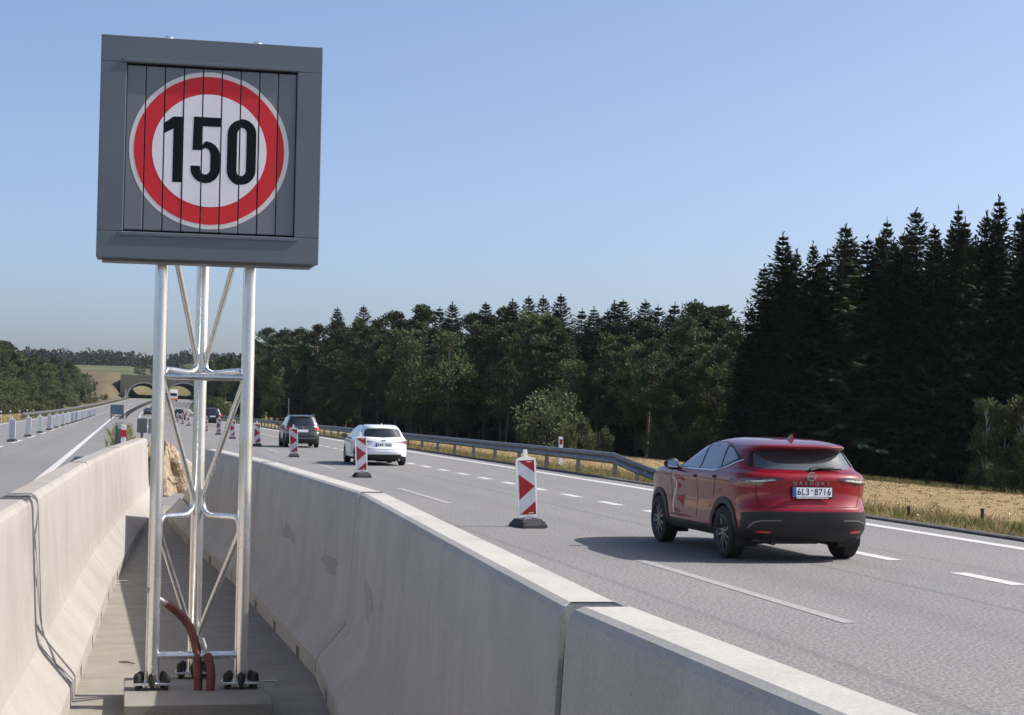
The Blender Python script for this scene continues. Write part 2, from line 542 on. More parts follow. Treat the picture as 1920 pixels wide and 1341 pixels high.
def build_ground():
    xs, ys = [], []
    x = -6000.0
    def steps(stops):
        out = []
        for (a, b, n) in stops:
            out += [a+(b-a)*i/n for i in range(n)]
        out.append(stops[-1][1])
        return out
    xs = steps([(-9000, -600, 8), (-600, -120, 12), (-120, -40, 16), (-40, 80, 80), (80, 200, 24), (200, 800, 12), (800, 9000, 8)])
    ys = steps([(-3000, -40, 4), (-40, 260, 120), (260, 820, 112), (820, 1500, 34), (1500, 9000, 8)])
    vs = [(x, y, land(x, y)) for y in ys for x in xs]
    nx = len(xs)
    fs = [(j*nx+i, j*nx+i+1, (j+1)*nx+i+1, (j+1)*nx+i) for j in range(len(ys)-1) for i in range(nx-1)]
    o = raw('ground', vs, fs, 'terrain', smooth=True)
    me = o.data
    ca = me.color_attributes.new('cover', 'FLOAT_COLOR', 'POINT')
    for i, v in enumerate(vs):
        d = v[0]-cx(v[1])
        g = sstep(13.8, 15.2, d)*(1-sstep(230, 300, v[1]))*(1-0.9*sstep(36, 44, d))
        crop = sstep(770, 830, v[1])
        br = sstep(440, 520, v[1])*(1-sstep(730, 780, v[1]))*sstep(11, 14, abs(d))
        ca.data[i].color = (g, crop, br, 1)
    tag(o, kind='structure')
    return o
build_ground()

def ribbon(name, x0, x1, y0, y1, z, mat, parent=None, step=6.0, kind=None):
    n = max(1, int(math.ceil((y1-y0)/step)))
    vs, fs = [], []
    for i in range(n+1):
        y = y0+(y1-y0)*i/n
        vs += [(cx(y)+x0, y, rz(y)+z), (cx(y)+x1, y, rz(y)+z)]
        if i: fs.append((2*i-2, 2*i-1, 2*i+1, 2*i))
    o = raw(name, vs, fs, mat, parent)
    if kind: tag(o, kind=kind)
    return o
right_road = ribbon('right_carriageway', 0.1, 12.3, -30, 800, 0.0, 'asphalt', kind='structure')
left_road = ribbon('left_carriageway', -10.8, 0.096, -30, 800, 0.0, 'asphalt_left', kind='structure')
# painted markings
ribbon('edge_line', 11.48, 11.72, -30, 640, 0.004, 'road_paint', right_road)
ribbon('inner_edge_line', 1.78, 1.98, 42, 640, 0.004, 'road_paint', right_road)
ribbon('inner_edge_line', -1.93, -1.73, -30, 640, 0.004, 'road_paint', left_road)
ribbon('edge_line', -10.2, -10.0, -30, 640, 0.004, 'road_paint', left_road)
def dashes(name, x, w, first, length, period, y_each, y_far, mat, parent):
    y = first
    k = 0
    far = MB()
    while y < y_far:
        vs = [(cx(y)+x-w/2, y, rz(y)+0.004), (cx(y)+x+w/2, y, rz(y)+0.004), (cx(y+length)+x+w/2, y+length, rz(y+length)+0.004), (cx(y+length)+x-w/2, y+length, rz(y+length)+0.004)]
        if y < y_each:
            raw(name, vs, [(0, 1, 2, 3)], mat, parent)
        else:
            far.add(vs, [(0, 1, 2, 3)])
        y += period
    tag(raw('distant_'+name, far.v, far.f, mat, parent), kind='stuff')
dashes('lane_dash', 5.82, 0.13, -4.7, 6.1, 18.3, 150, 600, 'road_paint_faded', right_road)
dashes('shoulder_dash', 8.98, 0.20, 1.65, 1.4, 3.0, 90, 330, 'road_paint', right_road)
dashes('lane_dash', -4.72, 0.16, 40, 7, 13, 190, 600, 'road_paint', left_road)

# kerb on the right verge
def extrude_path(mb, prof, ys, x, zoff=0.0, mi=0, closed=True):
    n = len(prof)
    vs, fs = [], []
    for y in ys:
        for (a, b) in prof:
            vs.append((cx(y)+x+a, y, rz(y)+zoff+b))
    for i in range(len(ys)-1):
        for k in range(n if closed else n-1):
            k2 = (k+1) % n
            fs.append((i*n+k, i*n+k2, (i+1)*n+k2, (i+1)*n+k))
    mb.add(vs, fs, mi)
def frange(a, b, s):
    n = max(1, int(round((b-a)/s)))
    return [a+(b-a)*i/n for i in range(n+1)]
kb = MB()
extrude_path(kb, [(-0.02, -0.1), (0.0, 0.03), (0.03, 0.045), (0.13, 0.05), (0.15, -0.12)], frange(-30, 330, 5), 12.3, closed=False)
tag(kb.obj('kerb', plain('kerb_dark', (0.07, 0.068, 0.064), 0.9, var=0.4, scale=4)), kind='structure')

# ------------------------------------------------------------------ concrete barriers
BH = 1.15
# half profile, outwards from the axis: (offset, height)
PROF = [(0.335, 0.075), (0.333, 0.115), (0.318, 0.138), (0.182, 0.300), (0.158, 0.338), (0.144, 0.390), (0.137, 0.450), (0.106, 1.045), (0.104, 1.085), (0.098, 1.118), (0.083, 1.140), (0.062, BH), (0.030, BH)]
def face_x(z):                              # half width of the element at height z
    for (a, b), (c, d) in zip(PROF[:-1], PROF[1:]):
        if b <= z <= d: return a+(c-a)*(z-b)/(d-b)
    return PROF[0][0]
def barrier(name, xa, ya, xb, yb, label, ramp_h=None, mat='concrete', gap=0.022, gap_b=None, notches=4, slots=(), stains=(), start_round=True):
    """one precast element; (xa,ya)->(xb,yb) is its axis on the ground"""
    d = Vector((xb-xa, yb-ya, 0)); L = d.length; d.normalize()
    nrm = Vector((d.y, -d.x, 0))
    root = empty(name, (xa, ya, 0), math.atan2(-d.x, d.y))
    mb = MB()
    e0, e1 = gap, L-(gap if gap_b is None else gap_b)
    gap = max(gap, 0.004)
    stations = [e0, e0+0.02, e0+0.10] + [L*k/8 for k in range(1, 8)] + [e1-0.10, e1-0.02, e1]
    full = [(-o, z) for o, z in PROF] + [(o, z) for o, z in reversed(PROF)]
    n = len(full)
    vs, fs = [], []
    for i, t in enumerate(stations):
        last = len(stations)-1
        for (o, z) in full:
            zz = z
            if ramp_h:
                zt = ramp_h(t/L)
                zz = min(z, z*zt/BH) if z > 0.35 else min(z, zt*0.9*z/0.345 if zt < 0.345 else z)
            # rounded top corners of the end faces, slim arris lower down
            q = max(0.0, (z-(BH-0.12))/0.12)
            back = 0.055*(1-math.sqrt(max(0, 1-q*q)))
            tt, oo = t, o
            if i == 0: tt += back
            elif i == last: tt -= back
            elif i == 1: tt += back*0.45
            elif i == last-1: tt -= back*0.45
            if i in (0, last) and z > 0.12: oo = o*(1-0.006/max(abs(o), 0.06)) if abs(o) > 0.05 else o
            vs.append((oo, tt, zz))
    for i in range(len(stations)-1):
        for k in range(n-1):
            fs.append((i*n+k, i*n+k+1, (i+1)*n+k+1, (i+1)*n+k))
        fs.append((i*n+n-1, i*n, (i+1)*n, (i+1)*n+n-1))
    fs.append(tuple(range(n)))
    fs.append(tuple(range((len(stations)-1)*n+n-1, (len(stations)-1)*n-1, -1)))
    mb.add(vs, fs)
    body = mb.obj('body', mat, root, smooth=True, angle=13)
    if not ramp_h:                                         # added dark strip that paints shade into the joint with the next element
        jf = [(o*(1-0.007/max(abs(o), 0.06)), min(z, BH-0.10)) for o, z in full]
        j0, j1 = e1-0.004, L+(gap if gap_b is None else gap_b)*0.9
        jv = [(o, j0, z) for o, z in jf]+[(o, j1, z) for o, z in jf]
        MB().add(jv, [(k, k+1, n+k+1, n+k) for k in range(n-1)]+[tuple(range(n)), tuple(range(2*n-1, n-1, -1))]).obj('joint_shade_strip', 'gap_black', root)
    # feet between the drainage notches
    nw = 0.15
    cuts = [L*(k+0.65)/(notches+0.3) for k in range(notches)]
    a = gap
    for c in cuts+[L-gap+nw/2]:
        b_ = c-nw/2
        f = MB()
        f.add([(-0.335, a, 0), (0.335, a, 0), (0.335, b_, 0), (-0.335, b_, 0), (-0.3352, a+0.02, 0.0748), (0.3352, a+0.02, 0.0748), (0.3352, b_-0.02, 0.0748), (-0.3352, b_-0.02, 0.0748)],
              [(3,2,1,0),(4,5,6,7),(0,1,5,4),(1,2,6,5),(2,3,7,6),(3,0,4,7)])
        f.obj('foot', mat, root)
        a = c+nw/2
    for (t, z, hgt, sd) in slots:                         # narrow form-tie slots
        x = sd*(face_x(z)+0.0012); x2 = sd*(face_x(z+hgt)+0.0012)
        raw('tie_slot', [(x, t-0.006, z), (x, t+0.006, z), (x2, t+0.006, z+hgt), (x2, t-0.006, z+hgt)], [(0, 1, 2, 3)], 'gap_black', root)
    for (t, z, w_, h_, sd, sl) in stains:                 # damp patches with their own outline
        pts = []
        for k in range(14):
            a = 2*math.pi*k/14
            rr = 1+0.22*math.sin(3*a+t)+0.15*math.sin(5*a+2*t)
            pz = z+h_/2*rr*math.sin(a); pt = t+w_/2*rr*math.cos(a)+sl*(pz-z)
            pts.append((sd*(face_x(pz)+0.0010), pt, pz))
        raw('damp_patch', pts, [tuple(range(14))], 'concrete_damp', root)
    tag(root, label, 'barrier', 'precast concrete barrier elements round the sign')
    return root
# axis = near top edge + 0.098
RB = [(1.36, -1.6), (1.25, 4.62), (1.525, 11.03), (1.365, 17.2), (1.07, 22.45), (0.955, 27.2)]
labs = ['nearest pale concrete barrier element, its top running out of the bottom of the picture',
        'concrete barrier element from the open joint to the next seam, right of the sign',
        'third element of the right barrier row, with damp patches, beside the mast',
        'fourth concrete barrier element of the right row, seen through the sign mast']
for i in range(4):
    (xa, ya), (xb, yb) = RB[i], RB[i+1]
    if i == 0: xb += 0.012
    sl_ = [(), ((4.55, 0.62, 0.045, -1), (2.2, 0.40, 0.075, -1)), ((1.2, 0.66, 0.05, -1), (3.9, 0.68, 0.045, -1)), ((2.4, 0.66, 0.05, -1),)][i]
    sn_ = [(), ((5.2, 0.60, 0.50, 0.20, -1, 0.6),), ((0.95, 0.62, 0.75, 0.12, -1, 0.3), (3.4, 0.66, 0.9, 0.11, -1, 0.2)), ()][i]
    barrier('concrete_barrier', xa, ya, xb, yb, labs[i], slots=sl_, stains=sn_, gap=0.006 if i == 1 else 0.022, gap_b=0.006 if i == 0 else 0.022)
barrier('barrier_end_piece', *RB[4], *RB[5], 'ramped concrete end piece dropping to the ground at the far end of the right row',
        ramp_h=lambda t: BH - 0.86*min(1.0, t*1.05) if t > 0.02 else BH, notches=3)
LB = [(-0.80, -2.0), (-0.755, 4.05), (-0.585, 10.2), (-0.41, 16.45), (-0.14, 22.55), (0.262, 29.7)]
labs = ['sunlit concrete barrier nearest the camera on the left, mostly below the picture',
        'sunlit concrete barrier at the left picture edge, in front of the crossing mast shadow',
        'sunlit concrete barrier of the left row with the mast shadow running up it',
        'third visible element of the left sunlit barrier row, beyond the seam',
        'farthest element of the left sunlit barrier row, its end face behind the mast post']
for i in range(5):
    (xa, ya), (xb, yb) = LB[i], LB[i+1]
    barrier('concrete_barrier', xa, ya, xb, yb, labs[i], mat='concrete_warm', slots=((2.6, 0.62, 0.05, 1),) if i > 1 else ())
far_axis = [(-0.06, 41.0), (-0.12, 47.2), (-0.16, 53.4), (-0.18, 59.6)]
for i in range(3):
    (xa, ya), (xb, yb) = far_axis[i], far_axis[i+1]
    barrier('concrete_barrier', xa, ya, xb, yb, ['dark-sided barrier end standing alone in the median beyond the sunlit row', 'middle element of the far median barrier beyond the soil heap', 'last element of the far median barrier before the weeds'][i], mat='barrier_shade_dark')

# floor between the two rows
def poly_strip(name, left, right, z, mat, kind='structure', parent=None):
    vs, fs = [], []
    for i, (l, r_) in enumerate(zip(left, right)):
        vs += [(l[0], l[1], z), (r_[0], r_[1], z)]
        if i: fs.append((2*i-2, 2*i-1, 2*i+1, 2*i))
    o = raw(name, vs, fs, mat, parent)
    if kind: tag(o, kind=kind)
    return o
fl = poly_strip('median_floor', [(-0.8, -3), (-0.72, 5), (-0.55, 11), (-0.38, 17), (-0.1, 23), (0.3, 30.5)],
           [(1.3, -3), (1.3, 5), (1.5, 11), (1.35, 17), (1.1, 23), (1.0, 30.5)], 0.004, 'median_floor')
for k, (x, y, w) in enumerate([(0.88, 10.9, 0.14), (0.02, 16.95, 0.14), (0.40, 17.05, 0.24), (0.12, 12.1, 0.05)]):
    if k < 3:
        raw('floor_mark', [(x-w/2, y-0.022, 0.008), (x+w/2, y-0.022, 0.008), (x+w/2, y+0.022, 0.008), (x-w/2, y+0.022, 0.008)], [(0, 1, 2, 3)], 'road_paint', fl)
tag(MB().tube([(0.0, 11.75, 0.012), (0.05, 11.72, 0.016), (0.10, 11.66, 0.012)], [0.004, 0.006, 0.003], 6).obj('twig', 'bark'), 'thin dry twig lying on the floor left of the mast foot', 'twig')

# ------------------------------------------------------------------ soil heap, boards and weeds in the median
def lumpy_heap(name, px, py, rx, ry, h, seed):
    rnd = random.Random(seed)
    n, mrad = 72, 26
    ph = [rnd.uniform(0, 6.28) for _ in range(12)]
    vs = [(0, 0, h)]
    for i in range(1, mrad+1):
        t = i/mrad
        for k in range(n):
            a = k*2*math.pi/n
            rr = 1+0.18*math.sin(2*a+ph[0])+0.12*math.sin(5*a+ph[1])+0.07*math.sin(9*a+ph[2])
            z = h*(1-t*t)**1.2*(1+0.12*math.sin(3*a+ph[3]+4*t)) + rnd.uniform(-1, 1)*0.045*(1-t)+0.05*math.sin(7*a+ph[5])*math.sin(13*t+ph[6]) + 0.03*math.sin(11*a+9*t+ph[4])*(1-t)
            vs.append((rx*t*rr*math.cos(a), ry*t*rr*math.sin(a), max(-0.05 if t > 0.98 else 0.0, z)))
    fs = [(0, 1+k, 1+(k+1) % n) for k in range(n)]
    for i in range(mrad-1):
        for k in range(n):
            k2 = (k+1) % n
            fs.append((1+i*n+k, 1+(i+1)*n+k, 1+(i+1)*n+k2, 1+i*n+k2))
    o = raw(name, vs, fs, 'soil')
    o.location = (px, py, 0.0)
    return o
tag(lumpy_heap('soil_heap', 0.74, 37.5, 0.80, 4.0, 0.86, 3), 'brown heap of dug soil behind the mast, between the barrier rows', 'soil heap')
bd = MB(); bd.box(-0.025, 0.025, -0.42, 0.42, 0, 0.03, bev=0.004)
b1 = bd.obj('board', 'timber'); b1.location = (1.14, 34.9, 0.42); b1.rotation_euler = (R(-16), R(8), R(-8))
tag(b1, 'pale plank lying slanted against the foot of the soil heap', 'plank')
b2 = bd.obj('board', 'timber'); b2.location = (1.22, 35.6, 0.56); b2.rotation_euler = (R(-3), 0, R(-78)); b2.scale = (1, 0.45, 1)
tag(b2, 'pale plank lying across the soil heap above the slanted one', 'plank')
tg = MB()
tg.box(-0.11, 0.11, -0.01, 0.01, 0.62, 0.92); tg.tube([(0, 0.012, 0), (0, 0.012, 0.9)], 0.02, 8)
st = empty('reflector_post', (-0.03, 40.6, 0.0)); tag(st, 'white post with a red band at the end of the far median barrier', 'marker post')
MB().box(-0.055, 0.055, -0.02, 0.02, 0.0, 1.25, bev=0.01).obj('post', 'beacon_white', st)
MB().box(-0.059, 0.059, -0.024, 0.024, 0.98, 1.14).obj('red_band', 'sign_red', st)
MB().box(-0.12, 0.12, -0.12, 0.12, 0.0, 0.06).obj('base', 'rubber', st)
for k, (x, y, lab, mt_) in enumerate([(0.62, 47.5, 'left of the two grey boxes on posts behind the left barrier end', 'galvanised_dull'), (0.93, 46.0, 'right of the two grey boxes on posts behind the left barrier end', 'slat_grey')]):
    c = empty('control_box', (x-0.18, y, 0)); tag(c, lab, 'control box', 'grey boxes in the median')
    w = 0.13 if k == 0 else 0.17
    MB().box(-w, w, 0, 0.18, 0.98, 1.36, bev=0.012).obj('cabinet', mt_, c)
    MB().tube([(0, 0.09, 0), (0, 0.09, 0.99)], 0.035, 8).obj('post', 'galvanised_dull', c)

# ------------------------------------------------------------------ the sign: lattice mast, slab, box with slats
MASTX, MASTY, SLABZ = 0.42, 10.0, 0.105
slab = MB(); slab.box(0.03, 0.80, 9.46, 10.44, 0.0, SLABZ, bev=0.006)
tag(slab.obj('foundation_slab', 'slab_concrete'), 'square concrete slab carrying the sign mast', 'foundation')

mast = empty('sign_mast', (MASTX, MASTY, SLABZ))
tag(mast, 'shiny galvanised three-legged lattice mast under the speed sign', 'mast')
HP = 2.36
S = 0.242
P3 = [(-S, 0.0), (S, 0.0), (0.0, 0.40)]
for (x, y) in P3:
    post = MB().tube([(x, y, 0.012), (x, y, HP+0.3)], 0.0365, 20).obj('post', 'galvanised', mast, smooth=True)
    fp = MB(); fp.box(x-0.10, x+0.10, y-0.06, y+0.06, 0.028, 0.042, bev=0.003)
    fl_ = fp.obj('foot_plate', 'galvanised', post)
    for bx, by in ((-0.078, -0.035), (0.0, -0.048), (0.078, -0.035), (0.06, 0.045), (-0.06, 0.045)):
        bb = MB()
        bb.lathe([(-0.004, 0.0), (-0.004, 0.021), (0.042, 0.021), (0.058, 0.016), (0.066, 0.0)], 'Z', 10, origin=(x+bx, y+by, 0.030))
        bb.lathe([(0.0, 0.012), (0.03, 0.012)], 'Z', 8, origin=(x+bx, y+by, 0.0))
        bb.obj('bolt_cap', 'bolt_black', post, smooth=True)
for z in (1.725, 0.185):
    MB().tube([(-S+0.02, -0.005, z), (S-0.02, -0.005, z)], 0.021, 14).obj('cross_bar', 'galvanised', mast, smooth=True)
def rounded(pts, rad=0.06, seg=5):
    out = [Vector(pts[0])]
    for i in range(1, len(pts)-1):
        p, a, c = Vector(pts[i]), Vector(pts[i-1]), Vector(pts[i+1])
        r_ = min(rad, (a-p).length*0.45, (c-p).length*0.45)
        s0 = p+(a-p).normalized()*r_; s1 = p+(c-p).normalized()*r_
        for k in range(seg+1):
            t = k/seg
            out.append(s0*(1-t)**2 + p*2*t*(1-t) + s1*t*t)
    out.append(Vector(pts[-1]))
    return out
for s in (-1, 1):
    fx, bx = s*(S-0.045), s*0.028
    fy, by = 0.06, 0.375
    z0 = HP
    pts = [(s*(S-0.075), 0.09, HP+0.05), (bx*0.9, by, 1.83), (bx*0.9, by, 1.775), (s*0.062, 0.335, 1.752), (fx+s*0.012, 0.028, 1.765), (fx+s*0.026, 0.018, 1.70),
           (bx, by, 1.05), (bx, by, 0.975), (s*0.062, 0.335, 0.938), (fx+s*0.012, 0.028, 0.945), (fx+s*0.026, 0.018, 0.87), (bx*0.9, by, 0.27), (bx*0.6, by, 0.20)]
    MB().tube(rounded(pts, 0.045), 0.0165, 12).obj('bent_brace', 'galvanised', mast, smooth=True)

# sign box
SX0, SX1, SZ0, SZ1, SY = -0.175, 1.015, 2.455, 3.655, 9.72
sign = empty('speed_limit_sign', (0.42, SY, SZ0))
tag(sign, 'grey square prism-slat sign reading 150 in a red ring, on the lattice mast', 'traffic sign')
W2 = (SX1-SX0)/2; HH = SZ1-SZ0; OW = 0.457; OZ0, OZ1 = HH/2-0.455, HH/2+0.455
D = 0.24
MB().box(-W2+0.004, W2-0.004, 0.055, D, 0.004, HH-0.004).obj('casing', 'sign_grey', sign)
def frame_bar(x0, x1, z0, z1):
    mb = MB(); mb.box(x0, x1, 0.0, 0.0548, z0, z1, bev=0.004)
    return mb.obj('frame_board', 'sign_grey', sign)
frame_bar(-W2, W2, OZ1+0.001, HH); frame_bar(-W2, W2, 0, OZ0-0.001)
frame_bar(-W2, -OW-0.001, OZ0-0.0003, OZ1+0.0003); frame_bar(OW+0.001, W2, OZ0-0.0003, OZ1+0.0003)
for (x0, x1, z0, z1) in ((-OW-0.022, OW+0.022, OZ1+0.004, OZ1+0.022), (-OW-0.022, OW+0.022, OZ0-0.022, OZ0-0.004)):
    MB().box(x0, x1, -0.006, 0.004, z0, z1, bev=0.002).obj('trim_strip', 'sign_grey', sign)
MB().box(-OW, OW, 0.0535, 0.0549, OZ0, OZ1).obj('slat_recess', 'gap_black', sign)
for x in (-0.24, 0.24):
    MB().lathe([(0.0, 0.03), (0.02, 0.03), (0.03, 0.015), (0.032, 0.0)], 'Z', 12, origin=(x, 0.1, HH)).obj('lifting_eye', 'galvanised', sign, smooth=True)
MB().box(-W2+0.03, W2-0.03, 0.06, D-0.02, -0.014, 0.003).obj('bottom_tray', 'galvanised_dull', sign)
# print on the slats: discs and numerals, cut at each slat edge
def disc_poly(r, n=96):
    return [(r*math.cos(2*math.pi*k/n), r*math.sin(2*math.pi*k/n)) for k in range(n)]
def arc(cx_, cz_, rx, rz_, a0, a1, n=10):
    return [(cx_+rx*math.cos(R(a0+(a1-a0)*k/n)), cz_+rz_*math.sin(R(a0+(a1-a0)*k/n))) for k in range(n+1)]
def bm_poly(loops):
    """faces from strips: list of polygons (each simple)"""
    bm = bmesh.new()
    for lp in loops:
        vs = [bm.verts.new((p[0], 0, p[1])) for p in lp]
        bm.faces.new(vs)
    return bm
def band(outer, inner, closed=True):
    n = len(outer)
    return [[outer[i], outer[(i+1) % n], inner[(i+1) % n], inner[i]] for i in range(n if closed else n-1)]
CZ = HH/2
w = 0.055
g0 = []
def numeral_1():
    return [[(-0.196, 0.178), (-0.145, 0.178), (-0.145, -0.178), (-0.196, -0.178), (-0.196, 0.112)],
            [(-0.196, 0.178), (-0.196, 0.112), (-0.243, 0.085), (-0.243, 0.142), (-0.205, 0.172)]]
def numeral_5():
    out = [[(-0.088, 0.182), (0.056, 0.182), (0.056, 0.132), (-0.040, 0.132), (-0.089, 0.132)],
           [(-0.089, 0.132), (-0.040, 0.132), (-0.0465, 0.0005), (-0.092, 0.0)]]
    o_ = [(-0.0455, 0.0215), ] + arc(-0.022, -0.0275, 0.078, 0.078, 92, 0, 10) + arc(-0.022, -0.100, 0.078, 0.078, 0, -180, 18) + [(-0.100, -0.085)]
    i_ = [(-0.0465, 0.0005), ] + arc(-0.022, -0.0275, 0.027, 0.040, 135, 0, 10) + arc(-0.022, -0.100, 0.027, 0.030, 0, -180, 18) + [(-0.049, -0.085)]
    return out + band(o_, i_, closed=False)
def numeral_0():
    o_ = arc(0.172, 0.098, 0.078, 0.082, 0, 180, 14) + arc(0.172, -0.098, 0.078, 0.082, 180, 360, 14)
    i_ = arc(0.172, 0.098, 0.0255, 0.034, 0, 180, 14) + arc(0.172, -0.098, 0.0255, 0.034, 180, 360, 14)
    return band(o_, i_)
layers = [('rim_print', 'sign_rim', [disc_poly(0.428)], 0.0006), ('ring_print', 'sign_red', [disc_poly(0.403)], 0.0012),
          ('face_print', 'sign_white', [disc_poly(0.307)], 0.0018), ('numeral_print', 'sign_black', numeral_1(), 0.0024), ('numeral_print', 'sign_black', numeral_5(), 0.0025), ('numeral_print', 'sign_black', numeral_0(), 0.0026)]
sw = OW*2/9
for k in range(9):
    x0 = -OW + sw*k + 0.0022; x1 = -OW + sw*(k+1) - 0.0022
    dy = random.uniform(-0.0015, 0.0015); slat_dz = random.uniform(-0.003, 0.003)
    s_ = MB(); s_.box(x0, x1, 0.012+dy, 0.05, OZ0+0.010, OZ1-0.012, bev=0.004)
    so = s_.obj('slat', 'slat_grey', sign)
    for (nm, mt_, loops, off) in layers:
        bm = bm_poly([[(p[0]-0.008, p[1]+CZ) for p in lp] for lp in loops])
        for (px_, nx_) in ((x0+0.0015, -1), (x1-0.0015, 1)):
            bmesh.ops.bisect_plane(bm, geom=bm.verts[:]+bm.edges[:]+bm.faces[:], plane_co=(px_, 0, 0), plane_no=(nx_, 0, 0), clear_outer=True)
        if not bm.faces:
            bm.free(); continue
        dz = slat_dz
        bmesh.ops.remove_doubles(bm, verts=bm.verts[:], dist=1e-5)
        left_ = set(bm.faces)
        while left_:                                       # one object per separate piece of print
            todo, isl = [left_.pop()], []
            while todo:
                f_ = todo.pop(); isl.append(f_)
                for e_ in f_.edges:
                    for g_ in e_.link_faces:
                        if g_ in left_: left_.discard(g_); todo.append(g_)
            mb = MB()
            for f_ in isl: mb.add([(v.co.x, 0.012+dy-off, v.co.z+dz) for v in f_.verts], [tuple(range(len(f_.verts)))])
            mb.obj(nm, mt_, so)
        bm.free()

# conduits in the mast foot
def conduit(name, pts, r, label, mat='conduit_red_shaded'):
    c = empty(name, (0, 0, 0)); tag(c, label, 'conduit')
    return c
c1 = conduit('red_conduit', None, 0, 'long red cable conduit leaning left out of the mast foot, frayed pale tip')
def offs(pts): return [Vector(p) for p in pts]
cp = rounded([(0.43, 9.95, SLABZ), (0.42, 10.0, 0.33), (0.37, 10.05, 0.47), (0.25, 10.02, 0.575)], 0.14, 7)
rr = [0.0235+0.002*(i % 2) for i in range(len(cp))]
MB().tube(cp, rr, 12).obj('sleeve', 'conduit_red_shaded', c1, smooth=True)
MB().tube(rounded([(0.262, 10.02, 0.568), (0.20, 10.0, 0.605), (0.155, 9.99, 0.63), (0.147, 9.98, 0.665)], 0.05, 5), 0.0125, 10).obj('cable_end', 'cable_sheath', c1, smooth=True)
c2 = conduit('red_conduit', None, 0, 'short upright red cable conduit in the mast foot with a pale cable stub')
cp = rounded([(0.495, 9.93, SLABZ), (0.497, 9.95, 0.22), (0.475, 9.98, 0.295)], 0.1, 6)
MB().tube(cp, [0.0235+0.002*(i % 2) for i in range(len(cp))], 12).obj('sleeve', 'conduit_red_shaded', c2, smooth=True)
MB().tube([(0.478, 9.98, 0.28), (0.462, 9.985, 0.335), (0.446, 9.99, 0.385)], 0.013, 10).obj('cable_end', 'cable_sheath', c2, smooth=True)

# ------------------------------------------------------------------ beacons
def make_beacon(chevron=True):
    root = empty('traffic_beacon')
    b = MB()
    # rubber foot: low plinth with sloped ends and recesses
    def hexa(x0, x1, y0, y1, z0, X0, X1, Y0, Y1, z1):
        b.add([(x0,y0,z0),(x1,y0,z0),(x1,y1,z0),(x0,y1,z0),(X0,Y0,z1),(X1,Y0,z1),(X1,Y1,z1),(X0,Y1,z1)], [(3,2,1,0),(4,5,6,7),(0,1,5,4),(1,2,6,5),(2,3,7,6),(3,0,4,7)])
    hexa(-0.185, 0.185, -0.40, 0.40, 0, -0.18, 0.18, -0.39, 0.39, 0.045)
    hexa(-0.175, 0.175, -0.385, 0.385, 0.045, -0.14, 0.14, -0.24, 0.24, 0.12)
    b.obj('foot', 'rubber', root)
    r_ = MB()
    r_.box(-0.17, -0.125, -0.335, -0.325, 0.048, 0.085); r_.box(0.125, 0.17, -0.335, -0.325, 0.048, 0.085)
    r_.obj('foot_grip', 'plastic_black', root)
    Wd, z0, z1 = 0.152, 0.155, 1.025
    out = [(-Wd+0.012, z0), (Wd-0.012, z0), (Wd-0.004, z0+0.3), (Wd, z1-0.10), (Wd-0.005, z1-0.035), (Wd-0.03, z1-0.012), (0.05, z1+0.006), (-0.05, z1+0.006), (-Wd+0.03, z1-0.012), (-Wd+0.005, z1-0.035), (-Wd, z1-0.10), (-Wd+0.004, z0+0.3)]
    MB().prism(out, -0.022, 0.022).obj('shell', 'beacon_white', root)
    MB().box(-0.06, 0.06, -0.02, 0.02, 0.10, z0+0.001).obj('stem', 'beacon_sheet', root)
    MB().prism([(-0.032, z1+0.004), (0.032, z1+0.004), (0.029, z1+0.10), (0.022, z1+0.112), (-0.022, z1+0.112), (-0.029, z1+0.10)], -0.018, 0.018).obj('handle', 'beacon_white', root)
    a, c, t0, t1 = -0.120, 0.124, z0+0.03, z1-0.045
    fy = -0.0235
    hgt = t1-t0
    sheet = MB().add([(a, fy, t0), (c, fy, t0), (c, fy, t1), (a, fy, t1)], [(0, 1, 2, 3)]).obj('reflective_sheet', 'beacon_sheet', root)
    if chevron:
        fy -= 0.001
        z = lambda t: t0+hgt*t
        tri = [[(a, z(1)), (c, z(1)), (c, z(0.77))], [(a, z(0.745)), (c, z(0.515)), (a, z(0.275))], [(c, z(0.24)), (c, z(0)), (a, z(0))]]
        for t in tri:
            MB().add([(p[0], fy, p[1]) for p in t], [(0, 1, 2)]).obj('red_field', 'beacon_red', sheet)
        for zz in (0.972, 0.025):
            MB().add([(0.01, fy-0.001, z(zz)-0.006), (0.085, fy-0.001, z(zz)-0.006), (0.085, fy-0.001, z(zz)+0.006), (0.01, fy-0.001, z(zz)+0.006)], [(0, 1, 2, 3)]).obj('maker_strip', 'sign_rim', sheet)
    return root
bc = make_beacon(True)
bl = ['nearest and largest red and white chevron beacon, left of the red car', 'second red and white chevron beacon, standing in front of the white estate car',
      'third chevron beacon from the camera, standing in front of the dark green-grey car', 'fourth chevron beacon from the camera, just right of the mast post']
ys = [25.45, 44.2, 62.5, 80.0, 98.5, 113.2, 131.0, 150.0, 166.0, 183.0, 200.0, 217.0]
for i, y in enumerate(ys):
    o = bc if i == 0 else copy_tree(bc)
    o.location = (5.82+cx(y)-0.0012*max(0, y-60), y, rz(y))
    o.rotation_euler = (0, R([-3.4, -3.0, -2.0, -1.4][i] if i < 4 else random.uniform(-1.5, 1.5)), R([3, 2, -4, 1][i] if i < 4 else random.uniform(-6, 6)))
    tag(o, bl[i] if i < 4 else '%s chevron beacon from the camera in the receding row' % ORD[i], 'beacon', 'chevron beacons along the works lane')
lbk = make_beacon(False)
